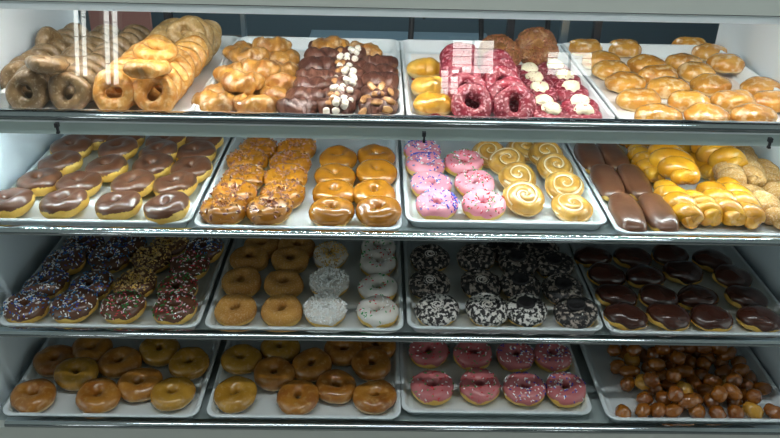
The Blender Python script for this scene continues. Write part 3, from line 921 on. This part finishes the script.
for i, (u, v, hz) in enumerate([(297, 113, .026), (305, 101, .036), (312, 90, .042), (315, 80, .048), (318, 69, .050), (323, 59, .052), (326, 50, .046)]):
    put_cro(K_cc, u, v, hz, jit(.2), .45, 'chocolate-coated croissant, %s from the front in the left column' % (ROWS[i] if i else 'first'), 'croissant', 'plain chocolate croissants', (1, .95, 1))
# chocolate with marshmallows, chocolate with pecans: toppings are parts
def marshmallow_me():
    b = MB(); n = 14; V = []; R, H = .0075, .0140
    rings = [(.0001, 0), (.8, 0), (1, .15), (1, .85), (.8, 1), (.0001, 1)]
    for r, z in rings: V += [(R*r*cos(2*pi*k/n), R*r*sin(2*pi*k/n), H*z-.003) for k in range(n)]
    b.add(V, [(i*n+k, i*n+(k+1) % n, (i+1)*n+(k+1) % n, (i+1)*n+k) for i in range(5) for k in range(n)])
    return b.data('marshmallow', M['mallow'], True)
mal_me = marshmallow_me()
def pecan_me():
    V = []; nu, nv = 22, 12; L, W, H = .031, .016, .010
    for i in range(nu):
        t = i/(nu-1)*2-1; e = sqrt(max(0, 1-abs(t)**2.3))
        for j in range(nv):
            a = 2*pi*j/nv; g = 1-.38*exp(-((cos(a))**2)*14)*(1 if sin(a) > 0 else 0)
            q = 1+.06*sin(t*16+cos(a)*3)
            V.append((t*L/2, cos(a)*W/2*e*q, sin(a)*H/2*e*g*q+.001))
    return mesh('pecan', V, [(i*nv+j, (i+1)*nv+j, (i+1)*nv+(j+1) % nv, i*nv+(j+1) % nv) for i in range(nu-1) for j in range(nv)], M['pecan'])
pec_me = pecan_me()
def mk_topped(seed, kind):
    def f():
        L, W, H = .092, .066, .048
        r = link('chocolate_croissant', None)
        link('body', croissant_mesh('croissant', M['choc_coat'], L, W, H, seed), r)
        rn = random.Random(seed); pts = []
        nn = 8 if kind == 'm' else 5
        tries = 0
        while len(pts) < nn and tries < 500:
            tries += 1
            x = rn.uniform(-.026, .026) if kind == 'm' else rn.uniform(-.034, .034); y = rn.uniform(-.024, .012)
            if all((x-a)**2+(y-b_)**2 > (.0125 if kind == 'm' else .017)**2 for a, b_ in pts): pts.append((x, y))
        for i, (x, y) in enumerate(pts):
            z = croissant_top(x, y, W, H)
            if kind == 'm':
                if i % 3 == 2:
                    o = link('nut', pec_me, r); o.scale = (.5, .9, .8)
                    o.data = o.data; o.location = (x, y, z+.001); o.rotation_euler = (rn.uniform(-.4, .4), rn.uniform(-.4, .4), rn.uniform(0, 3)); o['label'] = 'pale nut piece'
                    continue
                o = link('marshmallow', mal_me, r)
                o.location = (x, y, z+.001); o.rotation_euler = (rn.uniform(-.9, .9)+.4, rn.uniform(-.6, .6), 0)
            else:
                o = link('pecan_half', pec_me, r); o.location = (x, y, z+.002)
                o.rotation_euler = (rn.uniform(.1, .8), rn.uniform(-.3, .3), rn.uniform(-.9, .9)+(1.2 if i % 2 else 0))
        return r
    return f
K_cm = Kind('chocolate_croissant', [mk_topped(s, 'm') for s in (61, 62, 63)])
K_cp = Kind('chocolate_croissant', [mk_topped(s, 'p') for s in (64, 65)])
for i, (u, v, hz) in enumerate([(336, 111, .028), (341, 100, .038), (344, 89, .042), (346, 78, .046), (347, 68, .050), (349, 58, .050)]):
    put_cro(K_cm, u, v, hz, jit(.1), .45, 'chocolate croissant with small marshmallows, %s from the front' % (ROWS[i] if i else 'first'), 'croissant', 'chocolate croissants with marshmallows')
for i, (u, v, hz) in enumerate([(378, 112, .028), (380, 97, .036)]):
    put_cro(K_cp, u, v, hz, jit(.1), .40, 'chocolate croissant with pecan halves, %s' % ['nearest the front', 'second from the front'][i], 'croissant', 'chocolate croissants with pecans')
for i, (u, v, hz) in enumerate([(379, 85, .036), (379, 76, .038), (380, 66, .040)]):
    put_cro(K_cc, u, v, hz, jit(.1), .40, 'plain chocolate croissant behind the pecan ones, %s' % ['nearest', 'middle', 'rearmost'][i], 'croissant', 'chocolate croissants behind the pecan ones')
put_cro(K_cr, 331, 48, .060, .1, .2, 'golden-tipped croissant behind the chocolate column', 'croissant', 'glazed croissants on the top shelf')
put_cro(K_cr, 362, 53, .050, -.6, .2, 'golden-tipped croissant behind the marshmallow column', 'croissant', 'glazed croissants on the top shelf')

# ---- top shelf, tray 3
def mk_yroll(seed):
    def f():
        r = link('yellow_roll', None)
        link('dough', croissant_mesh('roll', M['yroll'], .088, .062, .050, seed, seg=3, bend=0, rough=.05), r)
        b = MB(); pts = [(.044*0+.031*t, -.031+.002*sin(5*t), .016+.004*cos(4*t)) for t in [-1+2*i/14 for i in range(15)]]
        b.tube(pts, .0024, 8); link('filling', b.data('filling', M['filling'], True), r)
        return r
    return f
K_yr = Kind('yellow_roll', [mk_yroll(1), mk_yroll(2), mk_yroll(3)])
for i, (u, v, hz) in enumerate([(433.5, 106, .024), (430, 88, .030), (424.5, 70, .030)]):
    put_cro(K_yr, u, v, hz, .0, .25, 'golden yellow filled roll, %s of three' % ['front', 'middle', 'rear'][i], 'pastry', 'yellow rolls', 1.08)
K_rv = Kind('velvet_donut', [(lambda s=s: link('velvet_donut', Ring(.049, .0135, .036, s, .09, dome=1.0).dough('velvet', M['velvet'], 36, 18))) for s in (71, 72, 73)])
def put_lean(kind, u, v, hz, lean, side, label, cat, group, H=.036, k=0):
    e = leanrot(lean, side); p = at(u, v, FL[k]+hz); off = e.to_matrix() @ Vector((0, 0, H/2))
    return kind.put(p-off, e, label, cat, group)
for i, (u, v, hz, ln) in enumerate([(472, 104, .042, .85), (466, 92, .052, .95), (462, 83, .056, 1.0), (460, 75, .060, .9), (459, 67, .064, .8), (460, 58, .070, .6)]):
    put_lean(K_rv, u, v, hz, ln, jit(.1), 'red velvet ring donut leaning back, %s from the front in the left column' % (ROWS[i] if i else 'first'), 'donut', 'red velvet ring donuts')
for i, (u, v, hz, ln) in enumerate([(514, 106, .040, .85), (508, 97, .046, .85), (502, 85, .052, .9), (499, 76, .054, .85), (497, 68, .056, .8)]):
    put_lean(K_rv, u, v, hz, ln, jit(.1), 'red velvet ring donut leaning back, %s from the front in the right column' % (ROWS[i] if i else 'first'), 'donut', 'red velvet ring donuts')
put_lean(K_rv, 444, 64, .056, 1.45, 0, 'red velvet ring donut standing on edge at the left', 'donut', 'red velvet ring donuts').rotation_euler = (1.5, 0, 1.35)
def mk_vcream(seed):
    def f():
        r = link('cream_topped_donut', None)
        link('cake', bun_mesh('cake', M['velvet'], .098, .090, .032, seed, lump=.07), r)
        V = []; nu, nv = 30, 9
        for i in range(nu):
            th = 2*pi*i/nu
            for j in range(nv):
                t = j/(nv-1); rr = .0225*(1-t**1.8)*(1+.07*sin(3*th+seed)+.06*sin(7*th+2*seed)*(1-t))
                z = .031+.012*sin(min(1, t*1.3)*pi/2)+.0025*sin(7*th+4*t*6+seed)*(1-t)
                V.append((rr*cos(th), rr*sin(th)*.95, z))
        d = link('cream_dollop', mesh('dollop', V, grid_faces(nu, nv), M['cream']), r)
        rn = random.Random(seed); b = MB()
        for q in range(26):
            a = rn.uniform(0, 6.28); x = rn.uniform(0, .021); s = rn.uniform(.0006, .0013)
            c = (x*cos(a), x*sin(a), .0425-.30*x*x/.021)
            b.box(c[0]-s, c[0]+s, c[1]-s, c[1]+s, c[2]-s, c[2]+s)
        e = link('red_crumbs', b.data('crumbs', M['crumb']), r); e['kind'] = 'stuff'
        return r
    return f
K_vc = Kind('cream_topped_donut', [mk_vcream(1), mk_vcream(2), mk_vcream(3)])
for c, col in enumerate([[(554, 109), (544.5, 98), (540, 84.5), (535, 74.5), (530, 65.5)], [(588.6, 113), (580, 98), (572, 83.5), (565, 72.5), (555, 62)]]):
    for r, (u, v) in enumerate(col):
        put_px(K_vc, 0, u, v, .040, 'red velvet donut topped with cream, %s from the front in the %s column' % (ROWS[r] if r else 'first', ['left', 'right'][c]), 'donut', 'cream-topped red velvet donuts', lean=.15, side=jit(.05), R=.04)
def mk_fritter(seed):
    def f():
        L, W, H = .13, .12, .055
        r = link('nut_fritter', None)
        link('dough', bun_mesh('fritter', M['fritter'], L, W, H, seed, 48, 20, .08), r)
        rn = random.Random(seed); b = MB()
        for q in range(700):
            th = rn.uniform(0, 6.28); ph = rn.uniform(.05, 1.4); p = bun_pt(th, ph, L, W, H, seed, .0, .08)
            n = Vector((p.x, p.y, (p.z-.02)*1.6)).normalized(); a = n.orthogonal().normalized(); c = n.cross(a); s = rn.uniform(.0018, .0048)
            V = [p+a*s*cos(i*pi/2+q)+c*s*sin(i*pi/2+q) for i in range(4)]+[p+n*s*.9]
            b.add(V, [(0, 1, 4), (1, 2, 4), (2, 3, 4), (3, 0, 4)], q % 3)
        o = link('nut_pieces', b.data('nuts', [M['fritter'], M['bit'], M['bit']]), r); o['kind'] = 'stuff'
        return r
    return f
K_fr = Kind('nut_fritter', [mk_fritter(1), mk_fritter(2)])
put_lean(K_fr, 499, 55, .050, .5, 0, 'nut-crusted fritter leaning at the back, left of two', 'pastry', 'nut-crusted fritters', H=.05)
o = put_lean(K_fr, 537, 49, .060, .75, 0, 'large nut-crusted fritter propped up at the back, right of two', 'pastry', 'nut-crusted fritters', H=.05); o.scale = (.98,)*3

# ---- top shelf, tray 4: glazed oval buns
K_bn = Kind('oval_bun', [(lambda s=s: link('oval_bun', bun_mesh('bun', M['bun'], .106, .084, .044, s))) for s in (1.1, 2.3, 3.7, 5.2)])
bn = [((658, 115), 'first in the left column'), ((639, 99), 'second in the left column'), ((625, 83), 'third in the left column'), ((611.6, 70), 'fourth in the left column'), ((601, 60), 'fifth in the left column'), ((584.5, 47), 'rearmost in the left column'),
      ((706, 116), 'first in the second column'), ((689, 101), 'second in the second column'), ((668, 87), 'third in the second column'), ((658, 74.5), 'fourth in the second column'), ((646, 65), 'fifth in the second column'), ((624.7, 48), 'alone at the back against the rim'),
      ((753, 115), 'first in the third column'), ((733, 100), 'second in the third column'), ((710.5, 85), 'third in the third column'), ((696.5, 72), 'fourth in the third column'), ((683.4, 62.5), 'fifth in the third column'),
      ((773.5, 101), 'beside the right wall, nearest the front'), ((761.5, 88), 'darker brown, beside the right wall'), ((726, 63), 'raised on its neighbours near the right rim'), ((709.5, 52), 'second from the back at the right'), ((690, 45), 'rearmost at the right, against the rim')]
for (u, v), lb in bn:
    h = .036 if (u, v) == (726, 63) else .022
    p = at(u, v, FL[0]+h)
    K_bn.put((p.x, p.y, FL[0]+h-.022+.001), (.10+jit(.05), jit(.05), jit(.15)), 'glazed golden oval bun, '+lb, 'bun', 'glazed oval buns')

# ---- third shelf, tray 1: sprinkled chocolate
CB = [('s_blue', 3), ('s_white', 5), ('s_lblue', 4)]
CM = [('s_white', 3), ('s_red', 2), ('s_green', 3), ('s_pink', 2)]
K_cbs = Kind('ring_donut', [mk_iced(81, 'choc', CB, 190, R=.052), mk_iced(82, 'choc', CB, 170, R=.052)])
K_cms = Kind('ring_donut', [mk_iced(83, 'choc', CM, 170, R=.050), mk_iced(84, 'choc', CM, 150, R=.050)])
def mk_nutring(seed, icing, part, mats, count, size, R=.052, hole=.008, flat=.8):
    def f():
        r = Ring(R, hole, .040, seed, .05)
        return thing('ring_donut', [('dough', r.dough('dough', M['dough_pale'])), ('icing', r.icing('icing', M[icing], low=-.1, wav=.2)), (part, chunk_mesh(part, r, [M[m] for m in mats], count, seed, size, 0, .95, flat))])
    return f
K_nut = Kind('ring_donut', [mk_nutring(85, 'choc', 'nut_pieces', ['nut', 'nut', 'dough_pale'], 330, .0034)])
s3 = [[(20, 307, K_cbs), (67, 307, K_cbs), (117, 309, K_cms), (171, 309, K_cms)], [(44, 279, K_cbs), (89, 281, K_cbs), (133, 279, K_nut), (176, 284, K_cms)],
      [(63, 256, K_cbs), (108, 253.5, K_cbs), (151, 254, K_nut), (188.5, 261, K_cms)], [(82, 240, K_cbs), (125, 240, K_cbs), (168, 240, K_nut), (203, 244, K_cbs)]]
for r, row in enumerate(s3):
    for c, (u, v, kd) in enumerate(row):
        look = {id(K_cbs): 'chocolate ring donut with blue and white sprinkles', id(K_cms): 'chocolate ring donut with mixed-colour sprinkles', id(K_nut): 'chocolate ring donut covered in chopped nuts'}[id(kd)]
        put_px(kd, 2, u, v, .040, rowlabel(look, r, c, 4, 4), 'donut', 'sprinkled and nutty chocolate donuts', lean=.10+jit(.05), side=-.10+jit(.08), R=.045)

# ---- third shelf, tray 2
K_sg = Kind('ring_donut', [(lambda s=s: link('ring_donut', Ring(.050, .010, .042, s, .05).dough('sugar', M['sugar']))) for s in (91, 92, 93)])
for c, col in enumerate([[(234.4, 306), (241, 276), (249, 253), (262, 240)], [(281.5, 304), (284, 278), (290, 254), (297, 241)]]):
    for r, (u, v) in enumerate(col):
        put_px(K_sg, 2, u, v, .042, 'sugar-dusted plain ring donut, %s from the front in the %s column' % (ROWS[r] if r else 'first', ['left', 'right'][c]), 'donut', 'sugar-dusted ring donuts', lean=.08, side=jit(.05), R=.045)
K_coc = Kind('ring_donut', [mk_nutring(94, 'white_ice', 'coconut_shreds', ['coconut', 'coconut', 's_white'], 420, .0036, .048, .008, .9), mk_nutring(95, 'white_ice', 'coconut_shreds', ['coconut', 'coconut', 's_white'], 400, .0036, .048, .008, .9)])
K_crb = Kind('ring_donut', [mk_nutring(96, 'white_ice', 'nut_pieces', ['nut', 'dough_pale', 'nut'], 420, .0030, .046, .008)])
for u, v, kd, lb in ((324.6, 307, K_coc, 'white ring donut covered in coconut, nearest the front'), (329, 278, K_coc, 'white ring donut covered in coconut, second from the front'), (330, 251, K_crb, 'ring donut covered in tan crumbs, behind the coconut ones')):
    put_px(kd, 2, u, v, .040, lb, 'donut', 'coconut and crumb donuts', lean=.15, R=.045)
WS = [('s_red', 2), ('s_green', 3), ('s_white', 1)]
K_ws = Kind('ring_donut', [mk_iced(97, 'white_ice', WS, 50, R=.048), mk_iced(98, 'white_ice', WS, 35, R=.047)])
for i, (u, v) in enumerate([(377.7, 307), (378, 283), (377.7, 258), (378.5, 243)]):
    put_px(K_ws, 2, u, v, .040, 'white-iced ring donut with red and green sprinkles, %s from the front' % (ROWS[i] if i else 'first'), 'donut', 'white-iced sprinkled donuts', lean=.12, R=.045)

# ---- third shelf, tray 3: cookie-crumb donuts
def mk_oreo(seed, mat, cookie, swirl):
    def f():
        r = Ring(.050, .003, .040, seed, .05)
        ps = [('dough', r.dough('dough', M['dough_pale'])), ('cookie_icing', r.icing('icing', M[mat], low=-.25, wav=.25, off=.003)),
              ('cookie_crumbs', chunk_mesh('crumbs', r, [M['cookie'], M['cookie'], M['oreo_ice']], 160, seed, .0030, 0, .85, .7))]
        t = thing('cookie_crumb_donut', ps)
        if cookie:
            b = MB(); n = 40; V = []; R0 = .0215
            for rr, z in ((.0001, 0), (.92, 0), (1, .0015), (1, .0075), (.93, .009), (.72, .0092), (.70, .0084), (.0001, .0084)):
                V += [(R0*rr*(1+(.02 if rr >= .9 and k % 2 else 0))*cos(2*pi*k/n), R0*rr*(1+(.02 if rr >= .9 and k % 2 else 0))*sin(2*pi*k/n), z) for k in range(n)]
            b.add(V, [(i*n+k, i*n+(k+1) % n, (i+1)*n+(k+1) % n, (i+1)*n+k) for i in range(7) for k in range(n)])
            o = link('cookie', b.data('cookie', M['cookie'], True), t, (0, 0.004, .0385)); o['label'] = 'round black sandwich cookie'
        if swirl:
            b = MB(); pts = [((.004+.0045*a/6.28*1.4)*cos(a), (.004+.0045*a/6.28*1.4)*sin(a), .0415-.0012*(a/6.28)) for a in [i*.25 for i in range(64)]]
            b.tube(pts, .0016, 8); link('cream_swirl', b.data('swirl', M['white_ice'], True), t)
        return t
    return f
K_or = Kind('cookie_crumb_donut', [mk_oreo(101, 'oreo_ice', False, True), mk_oreo(102, 'oreo_ice_dark', False, True), mk_oreo(103, 'oreo_ice_dark', False, False)])
K_oc = Kind('cookie_crumb_donut', [mk_oreo(104, 'oreo_ice', True, False), mk_oreo(105, 'oreo_ice_dark', True, False)])
for c, col in enumerate([[(437, 304, 0), (430.4, 279, 1), (430.4, 253, 1), (431, 238, 2)], [(488, 304, 0), (482, 279, 1), (476, 252, 2), (474, 240, 2)]]):
    for r, (u, v, vr) in enumerate(col[:3]):
        put_px(K_or, 2, u, v, .042, 'iced donut with black cookie crumbs, %s from the front in the %s column' % (ROWS[r] if r else 'first', ['left', 'right'][c]), 'donut', 'cookie-crumb donuts without cookies', lean=.14, side=jit(.08), R=.045, var=vr)
for c, col in enumerate([[(527, 303, 0), (522, 279, 1), (519, 256, 1), (505, 243, 1)], [(577, 308, 1), (563, 282, 1), (555, 258, 1), (540, 243, 1)]]):
    for r, (u, v, vr) in enumerate(col):
        put_px(K_oc, 2, u, v, .046, 'cookie-crumb donut topped with a black cookie, %s from the front in the %s column' % (ROWS[r] if r else 'first', ['left', 'right'][c]), 'donut', 'cookie-crumb donuts with cookies', lean=.12, side=jit(.1)-.03, R=.045, var=vr)

# ---- third shelf, tray 4: dark chocolate ovals
def mk_oval(s):
    def f(): return thing('filled_donut', [('dough', bun_mesh('dough', M['dough_pale'], .100, .080, .042, s)), ('dark_icing', bun_icing('icing', M['choc_dark'], .100, .080, .042, s, .02, .002))])
    return f
K_ov = Kind('filled_donut', [mk_oval(1.5), mk_oval(2.9), mk_oval(4.4)])
for r, row in enumerate([[(630, 316), (672, 314), (715, 317), (763, 316)], [(618.5, 292), (660, 293), (699, 293), (749, 294)], [(607.7, 271), (646.7, 272), (685, 268), (734, 273)], [(594, 252), (634.6, 254), (671, 251), (714, 256)]]):
    for c, (u, v) in enumerate(row):
        put_px(K_ov, 2, u, v, .036, rowlabel('dark chocolate-iced oval filled donut', r, c, 4, 4), 'donut', 'dark chocolate filled donuts', lean=.10, side=.06+jit(.05), spin=-.15+jit(.25), R=.04)

# ---- bottom shelf, trays 1 and 2: glazed rings; tray 3 rose
def mk_glz(mat, s, R=.052):
    def f():
        r = Ring(R, .008, .038, s, .06); t = thing('ring_donut', [('dough', r.dough('dough', M[mat], 40, 20))])
        return t
    return f
K_g = Kind('ring_donut', [(lambda s=s: link('ring_donut', Ring(.0525, .008, .038, s, .07).dough('glazed', M['glazed'], 40, 20))) for s in (111, 112, 113, 114)])
K_gy = Kind('ring_donut', [(lambda s=s: link('ring_donut', Ring(.0525, .007, .038, s, .05).dough('glazed', M['glazed_mid'], 40, 20))) for s in (115, 116)])
g1 = [(29.6, 394, K_g, 'in the front left corner'), (95.6, 394, K_g, 'front row, second from left'), (172, 388, K_gy, 'in the front right corner'), (138.7, 379, K_g, 'between the two front right ones, set back'),
      (75.4, 368, K_gy, 'second row, leftmost'), (54, 355, K_g, 'rear left, beside the left rim'), (118.5, 357, K_g, 'second row, middle'), (188.5, 358, K_gy, 'second row, beside the right rim'), (159, 345, K_gy, 'rear row, on the right'), (91.5, 344, K_g, 'rear row, on the left')]
for u, v, kd, lb in g1:
    put_px(kd, 3, u, v, .038, 'glazed ring donut, bottom left tray, '+lb, 'donut', 'glazed ring donuts in the bottom left tray', lean=.06+jit(.05), side=jit(.08), R=.045)
g2 = [(234.4, 389, K_gy, 'pale, in the front left corner'), (297.7, 392, K_g, 'front row, middle'), (375, 391, K_g, 'in the front right corner'), (336, 381, K_g, 'front row, between the middle and right ones, set back'),
      (273.5, 368, K_g, 'second row, on the left'), (241, 354, K_gy, 'pale, beside the left rim at the back'), (311, 360, K_g, 'second row, middle'), (371.7, 359, K_g, 'second row, beside the right rim'),
      (280, 343, K_gy, 'rear row, on the left'), (343.5, 345, K_g, 'rear row, middle'), (376, 341, K_g, 'rear row, rightmost')]
for u, v, kd, lb in g2:
    put_px(kd, 3, u, v, .038, 'glazed ring donut, second bottom tray, '+lb, 'donut', 'glazed ring donuts in the second bottom tray', lean=.06+jit(.05), side=jit(.06), R=.045)
RS = [('s_green', 2), ('s_red', 3), ('s_white', 2)]; RB = [('s_blue', 3), ('s_white', 4)]
K_rs = Kind('ring_donut', [mk_iced(121, 'rose', RS, 50, R=.051), mk_iced(122, 'rose', RS, 70, R=.051)])
K_rb = Kind('ring_donut', [mk_iced(123, 'rose', RB, 90, R=.050), mk_iced(124, 'rose', RB, 90, R=.050)])
for r, row in enumerate([[(433, 382), (480, 381), (524.6, 384), (566, 384)], [(429, 347), (473.5, 349), (516.5, 351), (553, 351)]]):
    for c, (u, v) in enumerate(row):
        put_px(K_rs if c < 2 else K_rb, 3, u, v, .040, 'rose-pink ring donut with %s sprinkles, %s in the %s row' % (['few green', 'mixed', 'blue', 'blue and white'][c], CO4[c], ['front', 'rear'][r]), 'donut', 'rose-pink ring donuts', lean=.10, side=jit(.06), R=.045)

# ---- bottom shelf, tray 4: donut holes
holes = [(60, 310), (150, 300), (220, 300), (290, 300), (400, 305), (490, 310), (575, 310), (655, 300), (755, 310), (160, 250), (245, 245), (325, 265), (390, 255), (465, 260), (570, 255),
         (660, 235), (700, 200), (80, 180), (150, 172), (205, 200), (285, 190), (340, 205), (435, 210), (540, 178), (620, 185), (420, 145), (520, 125), (600, 115), (240, 140), (340, 120), (215, 90),
         (100, 70), (35, 100), (370, 80), (430, 85), (510, 80), (590, 80), (180, 110), (290, 95), (90, 122), (150, 45), (200, 40), (260, 50), (335, 35), (400, 35), (480, 35), (540, 40), (20, 22),
         (60, 30), (110, 22), (500, 225), (640, 150), (560, 215), (385, 170), (470, 165), (290, 140), (310, 60), (450, 60), (570, 160), (360, 255), (190, 160), (620, 235), (300, 225), (240, 15), (300, 12), (360, 10), (430, 12), (500, 12)]
K_h = Kind('donut_hole', [(lambda s=s, d=d: link('donut_hole', ball_mesh('hole', M['hole'], .0195, s, *d))) for s, d in ((1, (1, 1, .9)), (2, (1.15, .95, .9)), (3, (1, 1.1, .95)), (4, (1.3, .9, .9)))])
K_hy = Kind('donut_hole', [(lambda s=s, d=d: link('donut_hole', ball_mesh('hole', M['hole_y'], .0205, s, *d))) for s, d in ((5, (1.25, .95, .9)), (6, (1, 1, .95)))])
pts = sorted([(610+a/4.588, 345+b_/4.588) for a, b_ in holes], key=lambda p: -p[1])
bands = [[] for _ in range(7)]
for u, v in pts: bands[min(6, int((417-v)/11))].append((u, v))
bn_names = ['front band', 'second band', 'third band', 'fourth band', 'fifth band', 'sixth band', 'rearmost band']
yel = {(100, 70), (150, 172), (655, 300), (540, 178), (340, 205)}
yel = {(round(610+a/4.588, 3), round(345+b_/4.588, 3)) for a, b_ in yel}
ORD = ['first', 'second', 'third', 'fourth', 'fifth', 'sixth', 'seventh', 'eighth', 'ninth', 'tenth', 'eleventh', 'twelfth', 'thirteenth', 'fourteenth']
placed = []
for bi, band in enumerate(bands):
    for i, (u, v) in enumerate(sorted(band)):
        r = .0185; h = r
        p = at(u, v, FL[3]+h)
        for _ in range(8):       # rise on the pile until it rests on what is below
            need = r
            for q in placed:
                d = math.hypot(q.x-p.x, q.y-p.y)
                if d < .034: need = max(need, (q.z-FL[3])+sqrt(max(0, .034**2-d*d)))
            need = min(need, .062)
            if need <= h+.0005: break
            h = h+(need-h)*.6; p = at(u, v, FL[3]+h)
        placed.append(p)
        isy = (round(u, 3), round(v, 3)) in yel
        (K_hy if isy else K_h).put(p, (jit(.6), jit(.4), rnd.uniform(0, 6.28)), '%s glazed donut hole, %s from left in the %s of the pile' % ('yellowish' if isy else 'amber', ORD[i], bn_names[bi]), 'donut hole', 'donut holes')
bpy.context.view_layer.update()
